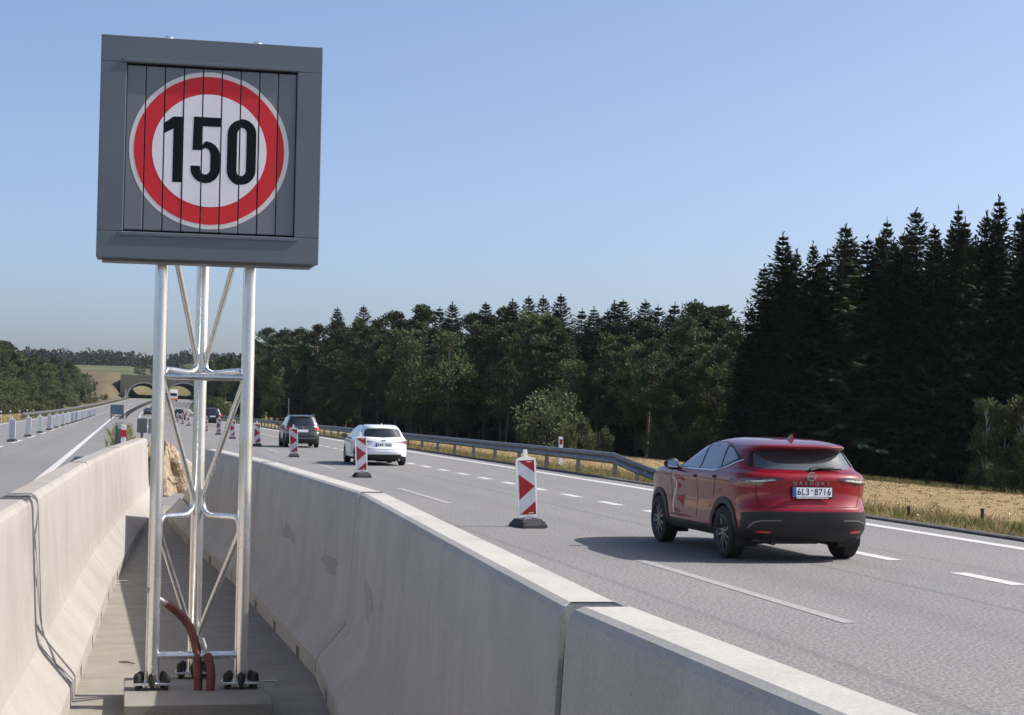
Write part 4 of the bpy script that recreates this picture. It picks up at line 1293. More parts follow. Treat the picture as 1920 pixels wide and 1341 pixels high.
# --- white estate
WH = dict(paint='paint_white', length=4.65, w=0.895, wheel_r=0.325, arch_r=0.36, arch_w=0.03, arch_mat='paint_white', axles=(-1.36, 1.34), sill_z=0.27, track=1.55, wheel_w=0.215, rim='alloy', taper=0.09, sq=2.8,
  levels=[(0.19, -2.14, 2.12, 0.82, 0.45, 0.6), (0.28, -2.24, 2.25, 0.87, 0.5, 0.65), (0.45, -2.31, 2.32, 0.888, 0.5, 0.68), (0.60, -2.30, 2.32, 0.893, 0.52, 0.7), (0.72, -2.25, 2.28, 0.895, 0.52, 0.72), (0.84, -2.23, 2.18, 0.890, 0.52, 0.7), (0.93, -2.20, 1.85, 0.865, 0.52, 0.65), (0.98, -2.16, 1.45, 0.835, 0.52, 0.6), (1.04, -2.10, 1.15, 0.800, 0.54, 0.5),
          (1.18, -2.01, 0.85, 0.735, 0.56, 0.45), (1.30, -1.93, 0.55, 0.665, 0.58, 0.4), (1.38, -1.88, 0.30, 0.600, 0.58, 0.36), (1.42, -1.80, 0.08, 0.52, 0.5, 0.3), (1.445, -1.5, -0.15, 0.40, 0.4, 0.26), (1.455, -1.1, -0.4, 0.22, 0.2, 0.2)],
  mirror=(0.97, 0.88, 1.02), patches=[
  ('side_window', [(0.85, 1.0), (0.55, 1.20), (0.25, 1.33), (0.08, 1.345), (-0.08, 1.0)], ('L', 'R'), 'car_glass', {}),
  ('side_window', [(-0.14, 1.0), (0.0, 1.35), (-0.45, 1.36), (-0.85, 1.345), (-0.95, 1.02)], ('L', 'R'), 'car_glass', {}),
  ('quarter_window', [(-1.0, 1.03), (-0.92, 1.34), (-1.35, 1.30), (-1.70, 1.20), (-1.62, 1.10)], ('L', 'R'), 'car_glass_dark', {}),
  ('rear_window', [(-0.66, 1.03), (0, 0.995), (0.66, 1.03), (0.60, 1.24), (0.50, 1.31), (0, 1.325), (-0.50, 1.31), (-0.60, 1.24)], ('B',), 'car_glass_dark', {}),
  ('tail_lamp', [(0.36, 0.845), (0.60, 0.835), (0.74, 0.77), (0.86, 0.745), (0.87, 0.90), (0.70, 0.885)], ('B', 'Bm'), 'lens_smoked', dict(off=0.008)),
  ('tail_lamp_band', [(0.70, 0.80), (0.86, 0.755), (0.868, 0.875), (0.74, 0.87)], ('B', 'Bm'), 'lens_red', dict(off=0.013)),
  ('rear_bumper', [(-0.80, 0.20), (0.80, 0.20), (0.82, 0.32), (0.62, 0.345), (0.60, 0.40), (-0.60, 0.40), (-0.62, 0.345), (-0.82, 0.32)], ('B',), 'plastic_black', dict(off=0.010)),
  ('tailgate_seam', line_patch([(-0.62, 0.60), (0, 0.585), (0.62, 0.60)], 0.012), ('B',), 'galvanised_dull', dict(off=0.0015)),
  ('door_seam', line_patch([(-0.12, 0.98), (-0.14, 0.7), (-0.10, 0.32)], 0.011), ('L', 'R'), 'gap_black', dict(off=0.0015)),
  ('door_handle', [(0.0, 0.84), (0.0, 0.87), (0.17, 0.868), (0.17, 0.842)], ('L', 'R'), 'paint_white', dict(off=0.022)),
  ('side_lettering', [(0.25, 0.36), (0.25, 0.385), (0.78, 0.385), (0.78, 0.36)], ('L', 'R'), 'plastic_black', dict(off=0.003)),
  ('badge', [(-0.065, 0.875), (0.065, 0.875), (0.065, 0.915), (-0.065, 0.915)], ('B',), 'chrome', dict(off=0.008)),
  ])
WH['mirror_mat'] = 'plastic_black'
car2, patch2, hit2 = build_car('white_car', WH, (7.70, 55.7, 0.0), 0.0, 'white estate car with dark rear window, partly behind the second beacon')
car2.scale = (0.885, 0.95, 0.86)
plate(car2, -2.262, 0.735, None, R(-4))
for k in range(7):
    if k != 3: MB().box(-0.19+0.065*k, -0.155+0.065*k, -2.270, -2.2665, 0.70, 0.772).obj('plate_character', 'plastic_black', car2)
for s in (-1, 1): MB().tube([(s*0.56, -1.3, 1.40), (s*0.585, -1.1, 1.432), (s*0.585, -0.2, 1.432), (s*0.56, 0.0, 1.40)], 0.016, 8).obj('roof_rail', 'plastic_black', car2)
MB().add([(-0.02, -1.66, 1.425), (0.02, -1.66, 1.425), (0.01, -1.64, 1.50), (-0.01, -1.64, 1.50), (-0.008, -1.45, 1.44), (0.008, -1.45, 1.44)], [(0, 1, 2, 3), (0, 3, 4), (1, 5, 2), (3, 2, 5, 4), (0, 4, 5, 1)]).obj('roof_fin', 'paint_white', car2)
MB().tube([(0.55, -2.2, 0.22), (0.55, -1.9, 0.22)], 0.035, 10).obj('exhaust', 'chrome', car2)
MB().box(-0.2, 0.45, -2.05, -1.7, 0.14, 0.22, bev=0.03).obj('silencer', 'plastic_black', car2)

# --- upright dark crossover
YE = dict(paint='paint_green_grey', length=4.22, w=0.895, wheel_r=0.335, arch_r=0.375, arch_w=0.06, axles=(-1.22, 1.36), sill_z=0.45, track=1.55, wheel_w=0.225, rim='alloy', taper=0.06, sq=3.6,
  levels=[(0.22, -1.95, 1.95, 0.83, 0.35, 0.55), (0.32, -2.05, 2.04, 0.875, 0.38, 0.6), (0.50, -2.10, 2.10, 0.890, 0.4, 0.62), (0.66, -2.08, 2.10, 0.895, 0.4, 0.64), (0.80, -2.04, 2.06, 0.895, 0.4, 0.64), (0.95, -2.02, 1.95, 0.885, 0.4, 0.6), (1.03, -2.01, 1.55, 0.865, 0.42, 0.55), (1.09, -1.99, 1.15, 0.84, 0.42, 0.5),
          (1.15, -1.97, 0.95, 0.815, 0.42, 0.45), (1.32, -1.90, 0.70, 0.755, 0.44, 0.4), (1.48, -1.83, 0.46, 0.695, 0.44, 0.35), (1.57, -1.79, 0.28, 0.64, 0.44, 0.3), (1.62, -1.70, 0.10, 0.56, 0.4, 0.26), (1.645, -1.4, -0.15, 0.42, 0.3, 0.2), (1.655, -1.0, -0.4, 0.22, 0.2, 0.2)],
  mirror=(1.0, 0.82, 1.14), patches=[
  ('side_window', [(0.78, 1.12), (0.50, 1.36), (0.28, 1.50), (0.05, 1.515), (-0.06, 1.12)], ('L', 'R'), 'car_glass', {}),
  ('side_window', [(-0.12, 1.12), (-0.01, 1.52), (-0.80, 1.52), (-0.95, 1.12)], ('L', 'R'), 'car_glass', {}),
  ('quarter_window', [(-1.02, 1.13), (-0.90, 1.515), (-1.40, 1.50), (-1.58, 1.15)], ('L', 'R'), 'car_glass_dark', {}),
  ('rear_window', [(-0.68, 1.11), (0.68, 1.11), (0.60, 1.48), (0.50, 1.545), (-0.50, 1.545), (-0.60, 1.48)], ('B',), 'car_glass_dark', {}),
  ('tail_lamp', [(0.70, 0.88), (0.87, 0.86), (0.85, 1.07), (0.72, 1.10), (0.64, 1.02)], ('B', 'Bm'), 'lens_red_bright', dict(off=0.014)),
  ('tail_lamp', [(-1.72, 0.87), (-1.95, 0.86), (-1.95, 1.08), (-1.75, 1.07)], ('L', 'R'), 'lens_red_bright', dict(off=0.010)),
  ('reflector', [(0.70, 0.74), (0.87, 0.73), (0.87, 0.79), (0.70, 0.80)], ('B', 'Bm'), 'lens_clear', dict(off=0.012)),
  ('rear_bumper', [(-0.82, 0.25), (0.82, 0.25), (0.87, 0.36), (0.87, 0.64), (-0.87, 0.64), (-0.87, 0.36)], ('B',), 'plastic_black', dict(off=0.012)),
  ('skid_plate', [(-0.66, 0.44), (0.66, 0.44), (0.62, 0.52), (-0.62, 0.52)], ('B',), 'galvanised_dull', dict(off=0.020)),
  ('tailgate_seam', line_patch([(-0.62, 0.70), (0, 0.70), (0.62, 0.70)], 0.012), ('B',), 'gap_black', dict(off=0.0015)),
  ('door_seam', line_patch([(-0.10, 1.1), (-0.10, 0.8), (-0.08, 0.46)], 0.011), ('L', 'R'), 'gap_black', dict(off=0.0015)),
  ('badge', [(-0.05, 0.985), (0.05, 0.985), (0.05, 1.04), (-0.05, 1.04)], ('B',), 'chrome', dict(off=0.008)),
  ])
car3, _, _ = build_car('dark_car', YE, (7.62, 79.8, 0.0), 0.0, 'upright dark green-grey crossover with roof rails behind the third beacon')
car3.scale = (0.86, 0.95, 0.865)
plate(car3, -2.055, 0.86, None, R(-3), blue=False)
for s in (-1, 1): MB().tube([(s*0.60, -1.55, 1.60), (s*0.63, -1.4, 1.665), (s*0.63, -0.1, 1.665), (s*0.60, 0.1, 1.60)], 0.02, 8).obj('roof_rail', 'galvanised_dull', car3)
MB().box(-0.35, 0.35, -1.86, -1.80, 1.555, 1.575).obj('brake_lamp', 'lens_smoked', car3)

# --- far cars: same builder, fewer parts
def far_car(name, P, paint, x, y, yaw, label, scale=1.0):
    Q = dict(P); Q['paint'] = paint; Q['sub'] = 2
    Q['patches'] = [p for p in P['patches'] if p[0] in ('side_window', 'quarter_window', 'rear_window', 'tail_lamp', 'rear_bumper')]
    c, pt, ht = build_car(name, Q, (x+cx(y), y, rz(y)), yaw, label)
    c.scale = (scale*0.88, scale*0.93, scale*0.88)
    if yaw == 0: plate(c, P['levels'][5][1]-0.03, 0.85, None, 0, blue=False)
    return c
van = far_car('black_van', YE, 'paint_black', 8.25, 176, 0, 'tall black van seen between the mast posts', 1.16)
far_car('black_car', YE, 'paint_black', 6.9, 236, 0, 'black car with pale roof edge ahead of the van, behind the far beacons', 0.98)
far_car('black_car', WH, 'paint_black', 3.2, 300, math.pi, 'nearer of the two small dark cars left of the mast', 1.0)
far_car('black_car', WH, 'paint_green_grey', 4.0, 372, math.pi, 'farther of the two small dark cars left of the mast', 1.0)

# truck by the bridge
ty = 590
tr = empty('lorry', (cx(ty)+5.6, ty, rz(ty))); tag(tr, 'white lorry with an orange front in the bridge opening', 'truck')
MB().box(-1.25, 1.25, 0.6, 9.0, 1.0, 4.0, bev=0.05).obj('cargo_box', 'truck_white', tr)
MB().box(-1.2, 1.2, -1.6, 0.4, 0.9, 3.1, bev=0.12).obj('cab', 'truck_white', tr)
MB().box(-1.05, 1.05, -1.63, -1.604, 1.9, 2.75).obj('windscreen', 'window_dark', tr)
MB().box(-1.22, 1.22, -1.72, -1.2, 0.45, 1.15, bev=0.05).obj('bumper', 'truck_orange', tr)
MB().box(-0.9, 0.9, -1.3, 8.8, 0.6, 0.95).obj('chassis', 'plastic_black', tr)
for yy in (-0.7, 5.8, 7.2):
    for s in (-1, 1):
        MB().lathe([(-0.15, 0.0), (-0.15, 0.5), (0.15, 0.5), (0.15, 0.0)], 'X', 18, origin=(s*1.02, yy, 0.5)).obj('wheel', 'tyre', tr)

# ------------------------------------------------------------------ bridge
def bridge():
    y0, y1 = 648, 728
    c, z = cx(650), rz(650)
    root = empty('overpass', (c, y0, z)); tag(root, 'pale concrete overpass with two arched openings at the end of the motorway', 'bridge')
    def arch_wall(name, xa, xb, ztop, openings):
        mb = MB()
        # front wall as vertical strips above each arch
        xs = sorted(set([xa, xb] + [o_[0]+(o_[1]-o_[0])*k/16 for o_ in openings for k in range(17)]))
        for a, b in zip(xs[:-1], xs[1:]):
            mid = (a+b)/2
            lo0 = lo1 = -0.5
            for (p, q, h) in openings:
                if p <= mid <= q:
                    f = lambda x: h*max(0.0, 1-((2*(x-p)/(q-p)-1)**2))**0.5
                    lo0, lo1 = f(a), f(b)
            d_ = y1-y0
            mb.add([(a, 0, lo0), (b, 0, lo1), (b, 0, ztop), (a, 0, ztop), (a, d_, lo0), (b, d_, lo1), (b, d_, ztop), (a, d_, ztop)], [(0, 1, 2, 3), (7, 6, 5, 4), (0, 4, 5, 1), (3, 2, 6, 7)])
        mb.obj(name, 'bridge_face', root)
    ops = [(-12.5, -0.9, 5.4), (0.9, 13.6, 5.6)]
    arch_wall('arch_wall', -15, 16, 7.6, ops)
    for p, q, h in ops:
        mb = MB(); n = 24; vs = []
        for k in range(n+1):
            x = p+(q-p)*k/n
            t = 2*k/n-1
            zz = h*max(0, 1-t*t)**0.5
            vs += [(x*1.0+t*0.0, -0.25, zz), (p+(q-p)*0.5+(x-(p+q)/2)*1.09, -0.25, zz*1.09+0.0)]
        fs = [(2*k, 2*k+1, 2*k+3, 2*k+2) for k in range(n)]
        mb.add(vs, fs); mb.obj('arch_ring', 'concrete_old', root)
    MB().box(-15, 16, 0.2, 0.5, 7.6, 8.3).obj('parapet', 'bridge_face', root)
    MB().box(-13.4, -12.9, -14, -0.3, -0.5, 3.0).obj('wing_wall', 'concrete', root)
    MB().box(-15, 16, 0.5, 79.8, 7.602, 7.75).obj('deck', 'bridge_face', root)
bridge()

# ------------------------------------------------------------------ trees
def leafquad(vs, fs, p, ax, side, ln, wd):
    b = len(vs)
    a = p; c = p+ax*ln
    vs.extend([(a-side*wd*0.35)[:], (a+side*wd*0.35)[:], (c+side*wd*0.5-ax*ln*0.25)[:], c[:], (c-side*wd*0.5-ax*ln*0.25)[:]])
    fs.append((b, b+1, b+2, b+3, b+4))
def rdir(rnd):
    while True:
        v = Vector((rnd.uniform(-1, 1), rnd.uniform(-1, 1), rnd.uniform(-1, 1)))
        if 0.05 < v.length < 1: return v.normalized()
def tree_obj(kind, trunk_pts, trunk_r, limbs, vs, fs, leafmat, barkmat):
    root = empty(kind)
    tm = MB().tube(trunk_pts, trunk_r, 8, cap=False)
    for pts, rr_ in limbs: tm.tube(pts, rr_, 5, cap=False)
    tm.obj('trunk', barkmat, root, smooth=True)
    raw('crown', vs, fs, leafmat, root)
    return root
def spruce(seed, H=15.0, Rb=2.9, bare=0.04, whorls=46, droop=1.0):
    rnd = random.Random(seed); vs, fs, limbs = [], [], []
    for i in range(whorls):
        t = bare+(1-bare)*(i/whorls)**0.95
        z = H*t+rnd.uniform(-0.1, 0.1)
        ln0 = 1.08*Rb*(1-t)**0.82*(1.0 if t > 0.15 else 0.8)+0.05
        nb = 9 if t < 0.6 else 10
        ph = rnd.uniform(0, 6.28)
        small = 0.42+0.58*min(1.0, (1-t)*2.6)
        for k in range(nb):
            if rnd.random() < 0.10: continue
            a = ph+2*math.pi*k/nb+rnd.uniform(-0.3, 0.3)
            ln = ln0*rnd.uniform(0.6, 1.2)
            out = Vector((math.cos(a), math.sin(a), 0)); sd = Vector((-math.sin(a), math.cos(a), 0))
            dr = droop*(0.55-0.75*t)
            def bp(u): return out*(ln*u) + Vector((0, 0, z - ln*dr*u*1.2 + ln*0.38*u*u*(0.6+t)))
            if ln > 0.9 and i % 2 == 0: limbs.append(([bp(0.0), bp(0.6)], [0.035, 0.012]))
            n = max(5, int(ln*5.8))
            for j in range(n):
                u = (j+0.6)/n
                p = bp(u); tg_ = (bp(min(1, u+0.05))-bp(max(0, u-0.05))).normalized()
                for s in (-1, 1):
                    d_ = (tg_*rnd.uniform(0.35, 0.8)+sd*s*rnd.uniform(0.4, 0.9)+Vector((0, 0, rnd.uniform(-0.85, -0.15)*(1 if t < 0.85 else 0.2)))).normalized()
                    leafquad(vs, fs, p, d_, (d_.cross(Vector((0, 0, 1)))+rdir(rnd)*0.5).normalized(), rnd.uniform(0.34, 0.62)*(0.75+0.4*(1-u))*small, rnd.uniform(0.14, 0.27)*small)
            leafquad(vs, fs, bp(0.92), (bp(1.0)-bp(0.9)).normalized(), sd, 0.35*small, 0.12*small)
    for j in range(22):
        d_ = Vector((rnd.uniform(-0.5, 0.5), rnd.uniform(-0.5, 0.5), 1)).normalized()
        leafquad(vs, fs, Vector((0, 0, H+0.22-0.04*j)), d_, rdir(rnd), 0.22, 0.06)
    return tree_obj('spruce_tree', [(0, 0, -0.6), (0.03, 0.02, H*0.4), (0, 0, H)], [0.20, 0.13, 0.015], limbs, vs, fs, 'spruce_needles', 'bark')
def tuft(vs, fs, rnd, c, r_, n, ln, wd, flat=0.6, up=0.3):
    for _ in range(n):
        d_ = rdir(rnd)
        p = c+Vector((d_.x*r_, d_.y*r_, d_.z*r_*flat))*rnd.uniform(0.35, 1.0)
        q = (d_*0.8+rdir(rnd)*0.7+Vector((0, 0, up))).normalized()
        leafquad(vs, fs, p, q, q.cross(rdir(rnd)).normalized(), ln*rnd.uniform(0.6, 1.3), wd*rnd.uniform(0.6, 1.3))
def pine(seed, H=16.0, Rc=2.4, low=0.42):
    rnd = random.Random(seed); vs, fs, limbs = [], [], []
    bend = rnd.uniform(-0.4, 0.4)
    def tp(t): return Vector((bend*math.sin(t*3), bend*0.6*math.cos(t*2.5)-bend*0.6, H*t))
    n = 46
    for i in range(n):
        t = low+(1-low)*(i+rnd.random())/n
        prof = math.sin(math.pi*min(1, (t-low)/(1-low)*0.78+0.24))**0.7
        ln = Rc*prof*rnd.uniform(0.55, 1.15)
        a = rnd.uniform(0, 6.28)
        out = Vector((math.cos(a), math.sin(a), rnd.uniform(0.0, 0.45)))
        p0 = tp(t); p1 = p0+out*ln
        limbs.append(([p0, p0+out*ln*0.5+Vector((0, 0, 0.12)), p1], [0.05, 0.035, 0.012]))
        tuft(vs, fs, rnd, p1, rnd.uniform(0.6, 1.0), 105, 0.28, 0.13, 0.55, 0.5)
        tuft(vs, fs, rnd, p0+out*ln*0.60, rnd.uniform(0.5, 0.8), 60, 0.28, 0.13, 0.5, 0.5)
    for k in range(7):                       # dead stubs below the crown
        t = low*rnd.uniform(0.45, 1.0); a = rnd.uniform(0, 6.28)
        limbs.append(([tp(t), tp(t)+Vector((math.cos(a)*0.8, math.sin(a)*0.8, 0.15))], [0.022, 0.006]))
    return tree_obj('pine_tree', [tp(-0.03), tp(0.3), tp(0.6), tp(0.85), tp(0.99)], [0.21, 0.17, 0.12, 0.07, 0.02], limbs, vs, fs, 'pine_needles', 'bark_pine')
def broadleaf(seed, H=12.0, Rc=2.8, low=0.2, mat='broad_leaves', kind='broadleaf_tree', bark='bark', ncl=52, leaf=0.22):
    rnd = random.Random(seed); vs, fs, limbs = [], [], []
    for i in range(ncl):
        u = rnd.random()
        t = low+(1-low)*u
        prof = math.sin(math.pi*(0.16+0.80*u))**0.65
        a = rnd.uniform(0, 6.28); rr_ = Rc*prof*rnd.uniform(0.35, 1.0)
        c = Vector((math.cos(a)*rr_, math.sin(a)*rr_, H*t*0.96))
        if rnd.random() < 0.5: limbs.append(([Vector((0, 0, max(0.2, c.z-rr_*0.9-0.5))), Vector((c.x*0.5, c.y*0.5, c.z-rr_*0.35)), c], [0.07, 0.045, 0.012]))
        tuft(vs, fs, rnd, c, Rc*rnd.uniform(0.22, 0.38), 105, leaf, leaf*0.75, 0.85, 0.1)
    return tree_obj(kind, [(0, 0, -0.5), (0.08, 0.0, H*0.35), (0.0, 0.06, H*0.9)], [0.18, 0.12, 0.02], limbs, vs, fs, mat, bark)

protos = {
 'spruce': [(spruce(11, 15, 2.8), 15.0), (spruce(12, 15, 3.3, 0.06, 46, 1.25), 15.0), (spruce(13, 15, 2.5, 0.03, 48, 0.8), 15.0), (spruce(14, 15, 3.0, 0.08, 42, 1.1), 15.0)],
 'pine': [(pine(21, 15, 2.9, 0.32), 15.0), (pine(22, 15, 2.5, 0.45), 15.0), (pine(23, 15, 3.2, 0.24), 15.0)],
 'leaf': [(broadleaf(31, 11, 2.7), 11.0), (broadleaf(32, 11, 3.1, 0.14), 11.0), (broadleaf(33, 11, 2.2, 0.1), 11.0)],
 'bush': [(broadleaf(41, 4.5, 2.2, 0.05, 'bush_leaves', 'bush', ncl=40, leaf=0.20), 4.5), (broadleaf(42, 4.0, 2.4, 0.02, 'bush_leaves', 'bush', ncl=38, leaf=0.18), 4.0)],
 'birch': [(broadleaf(51, 7, 1.6, 0.34, 'bush_leaves', 'young_birch', 'bark_pale', ncl=34, leaf=0.17), 7.0)],
}
used = set()
trnd = random.Random(99)
def plant(kind, x, y, top_z=None, height=None, label='', group=None, wide=1.0):
    p, H0 = trnd.choice(protos[kind])
    z = land(x, y)
    h = (top_z-z) if top_z is not None else height
    s = h/H0
    if p.name in used: o = copy_tree(p)
    else:
        o = p; used.add(p.name)
    o.location = (x, y, z-0.05)
    w_ = s*wide*trnd.uniform(0.9, 1.1)
    o.scale = (w_, w_, s)
    o.rotation_euler = (R(trnd.uniform(-1.2, 1.2)), R(trnd.uniform(-1.2, 1.2)), trnd.uniform(0, 6.28))
    tag(o, label, {'spruce': 'spruce', 'pine': 'pine', 'leaf': 'tree', 'bush': 'bush', 'birch': 'tree'}[kind], group)
    return o
def interp(tab, x):
    if x <= tab[0][0]: return tab[0][1]
    for (a, b), (c, d) in zip(tab[:-1], tab[1:]):
        if x <= c: return b+(d-b)*(x-a)/(c-a)
    return tab[-1][1]

# right-hand spruce stand: front row tops follow the skyline
rs = [(1404, 585), (1432, 505), (1464, 445), (1498, 478), (1522, 462), (1556, 478), (1592, 432), (1626, 452), (1656, 420), (1688, 446), (1722, 404), (1752, 432), (1787, 396), (1816, 420), (1848, 408), (1880, 380), (1908, 404), (1940, 390), (1975, 400), (2015, 385), (2060, 395)]
GR = 'spruces of the tall stand right of the red car'
for i, (px_, py_) in enumerate(rs):
    Y = 100-0.012*(px_-1400)+trnd.uniform(-1.5, 1.5)
    p = at(px_, py_, Y)
    plant('spruce', p.x, Y, top_z=p.z+0.1, label='%s tall spruce from the left in the front row of the right wood' % ORD[i], group=GR, wide=trnd.uniform(0.95, 1.4))
for i in range(44):
    px_ = trnd.uniform(1425, 2050)
    Y = trnd.uniform(103, 128)
    p = at(px_, interp(rs, px_)+trnd.uniform(12, 60), Y)
    plant('spruce', p.x, Y, top_z=p.z, label='dark spruce deeper inside the wood on the right', group='spruces behind the front row on the right')
for i, (px_, py_, Y) in enumerate([(1440, 640, 97), (1475, 560, 97), (1850, 610, 95), (1870, 690, 94), (1890, 540, 94.5), (1925, 520, 93.5)]):
    p = at(px_, py_, Y)
    plant('spruce', p.x, Y, top_z=p.z, label='%s of the greener lower spruces at the right field edge, from the left' % ORD[i], group='edge spruces on the right', wide=1.15)
for i, (px_, py_, Y) in enumerate([(1850, 745, 90.5), (1884, 758, 90), (1922, 740, 89), (1950, 750, 89)]):
    p = at(px_, py_, Y)
    plant('birch', p.x, Y, top_z=p.z, label='%s from the left of the pale young trees with thin stems, right edge' % ORD[i], group='young pale trees at the right picture edge')
for i, (px_, py_, Y) in enumerate([(1830, 868, 89), (1868, 862, 88.5), (1912, 830, 88.5), (1940, 820, 88)]):
    p = at(px_, py_, Y)
    plant('bush', p.x, Y, top_z=p.z, label='%s from the left of the low bushes under the pale young trees' % ORD[i], group='low bushes at the right field edge', wide=0.9)

# middle wood
front = [(480, 300), (600, 240), (800, 195), (1000, 170), (1200, 145), (1400, 118)]
sky_ = [(484, 640), (500, 618), (530, 622), (560, 620), (598, 612), (632, 580), (655, 615), (680, 578), (706, 605), (734, 588), (756, 590), (782, 592), (800, 578), (826, 580), (845, 572), (880, 592), (910, 572), (940, 580), (956, 566), (994, 562), (1020, 560), (1052, 558), (1090, 584), (1118, 582), (1140, 586), (1156, 570), (1172, 568), (1206, 570), (1234, 578), (1260, 574), (1305, 576), (1330, 584), (1345, 582), (1372, 604), (1392, 640)]
for i, (px_, py_) in enumerate(sky_):
    Y = interp(front, px_)+trnd.uniform(22, 32)
    p = at(px_, py_, Y)
    kind = 'pine' if (px_ < 600 or (trnd.random() < 0.28 and py_ > 572)) else 'spruce'
    plant(kind, p.x, Y, top_z=p.z+0.1, label='%s treetop from the left on the skyline of the middle wood' % ORD[i], group='skyline trees of the middle wood', wide=1.55 if kind == 'spruce' else 1.25)
for i in range(60):
    px_ = 478+ (1400-478)*(i+trnd.random())/60
    Y = interp(front, px_)+trnd.uniform(8, 21)
    p = at(px_, interp(sky_, px_)+trnd.uniform(22, 62), Y)
    kind = trnd.choice(['pine', 'spruce', 'spruce', 'leaf', 'pine'])
    plant(kind, p.x, Y, top_z=p.z, label='tree in the middle depth of the wood behind the guardrail', group='trees inside the middle wood', wide=1.2)
for i in range(46):
    px_ = 478+(1410-478)*(i+trnd.random())/46
    Y = interp(front, px_)+trnd.uniform(-2, 7)
    p = at(px_, interp(sky_, px_)+trnd.uniform(62, 120), Y)
    kind = trnd.choice(['pine', 'leaf', 'pine', 'pine', 'leaf', 'spruce'])
    plant(kind, p.x, Y, top_z=p.z, label='tree on the near edge of the wood behind the guardrail', group='edge trees of the middle wood', wide=1.15)
for i in range(26):
    px_ = 470+(1400-470)*(i+trnd.random())/26
    Y = interp(front, px_)+trnd.uniform(28, 60)
    p = at(px_, interp(sky_, px_)+trnd.uniform(14, 40), Y)
    plant('spruce', p.x, Y, top_z=p.z, label='dark spruce far back in the middle wood', group='back trees of the middle wood', wide=1.5)
# willow-like paler crowns and bushes in front of it
for px_, py_, Y, kd, lab in [(775, 635, 186, 'leaf', 'paler broadleaf tree standing out above the dark car'), (845, 620, 184, 'leaf', 'paler broadleaf tree to the right of its twin behind the white car'),
                       (1028, 728, 140, 'bush', 'large rounded grey-green bush in front of the wood, above the guardrail'), (1092, 786, 136, 'bush', 'smaller bush to the right of the large rounded one'), (1125, 800, 134, 'bush', 'lowest bush right of the two rounded ones'),
                       (1215, 640, 118, 'pine', 'slender pine with a bare trunk left of the red car roof'), (1262, 690, 116, 'pine', 'leaning pine just behind the red car bonnet'), (1245, 790, 115, 'bush', 'thin bush at the foot of the two pines'), (1300, 800, 112, 'bush', 'dim bush behind the red car windscreen'),
                       (1060, 790, 134, 'bush', 'dark bush below the large rounded one')]:
    p = at(px_, py_, Y)
    plant(kd, p.x, Y, top_z=p.z, label=lab, wide=0.85 if kd == 'bush' else 1.0)
# wood left of the mast gap
for i in range(46):
    px_ = trnd.uniform(386, 484)
    t = (px_-386)/98
    Y = 560-260*t+trnd.uniform(-10, 40)
    p = at(px_, interp([(386, 672), (420, 660), (450, 645), (484, 650)], px_)+trnd.uniform(0, 80), Y)
    plant(trnd.choice(['spruce', 'pine', 'leaf']), p.x, Y, top_z=p.z, label='tree of the wood seen between the mast posts', group='trees between the mast posts', wide=1.2)
for i, (px_, py_, Y) in enumerate([(325, 768, 350), (338, 762, 330), (345, 772, 318), (352, 764, 315), (366, 770, 300), (380, 760, 300), (395, 768, 280)]):
    p = at(px_, py_, Y)
    plant('bush', max(p.x, cx(Y)+14.5), Y, height=3.2, label='%s dark roadside bush from the left, seen through the mast' % ORD[i], group='bushes by the road behind the mast')
# left wood
ls = [(-60, 630), (0, 640), (28, 636), (46, 640), (62, 662), (85, 660), (108, 668), (124, 665), (136, 672), (150, 684), (170, 692), (190, 702), (207, 716)]
for row, (dy, dyy, n, kinds) in enumerate([(40, 0, 34, ['pine', 'spruce', 'pine']), (15, 14, 30, ['pine', 'leaf', 'spruce']), (0, 40, 22, ['leaf', 'pine', 'spruce'])]):
    for i in range(n):
        px_ = -55+262*(i+trnd.random()*0.8)/n
        Y = interp([(-60, 270), (0, 320), (100, 440), (207, 640)], px_)+dy*(1+px_/200)+trnd.uniform(-6, 6)
        h0 = interp(ls, px_)
        p = at(px_, h0+dyy*(1-0.002*px_)+trnd.uniform(0, 14), Y)
        plant(kinds[i % 3], p.x-(3 if row == 0 else 0), Y, top_z=p.z, label=['tree on the skyline of the wood left of the motorway', 'tree inside the wood left of the motorway', 'lighter green tree on the edge of the left wood'][row], group=['skyline of the left wood', 'inside of the left wood', 'edge of the left wood'][row], wide=1.25)
for i in range(15):
    px_ = -10+215*(i+trnd.random())/15
    Y = interp([(-60, 230), (0, 270), (100, 380), (205, 600)], px_)
    p = at(px_, interp([(0, 742), (60, 742), (120, 738), (200, 742)], px_)+trnd.uniform(-8, 16), Y)
    plant('bush', p.x, Y, top_z=max(p.z, land(p.x, Y)+2.0), label='yellow-green scrub bush below the left wood', group='scrub along the left verge', wide=1.1)
# lone trees on the hill
for i, (px_, py_, Y) in enumerate([(255, 690, 985), (262, 688, 985), (270, 694, 985), (285, 697, 985)]):
    p = at(px_, py_, Y)
    plant('leaf', p.x, Y, top_z=max(p.z, land(p.x, Y)+5), label='%s dark tree from the left on the far green hillside' % ORD[i], group='trees on the far hillside', wide=1.3)
for ps in protos.values():
    for p, _ in ps:
        if p.name not in used:
            for ch in list(p.children): bpy.data.objects.remove(ch)
            bpy.data.objects.remove(p)

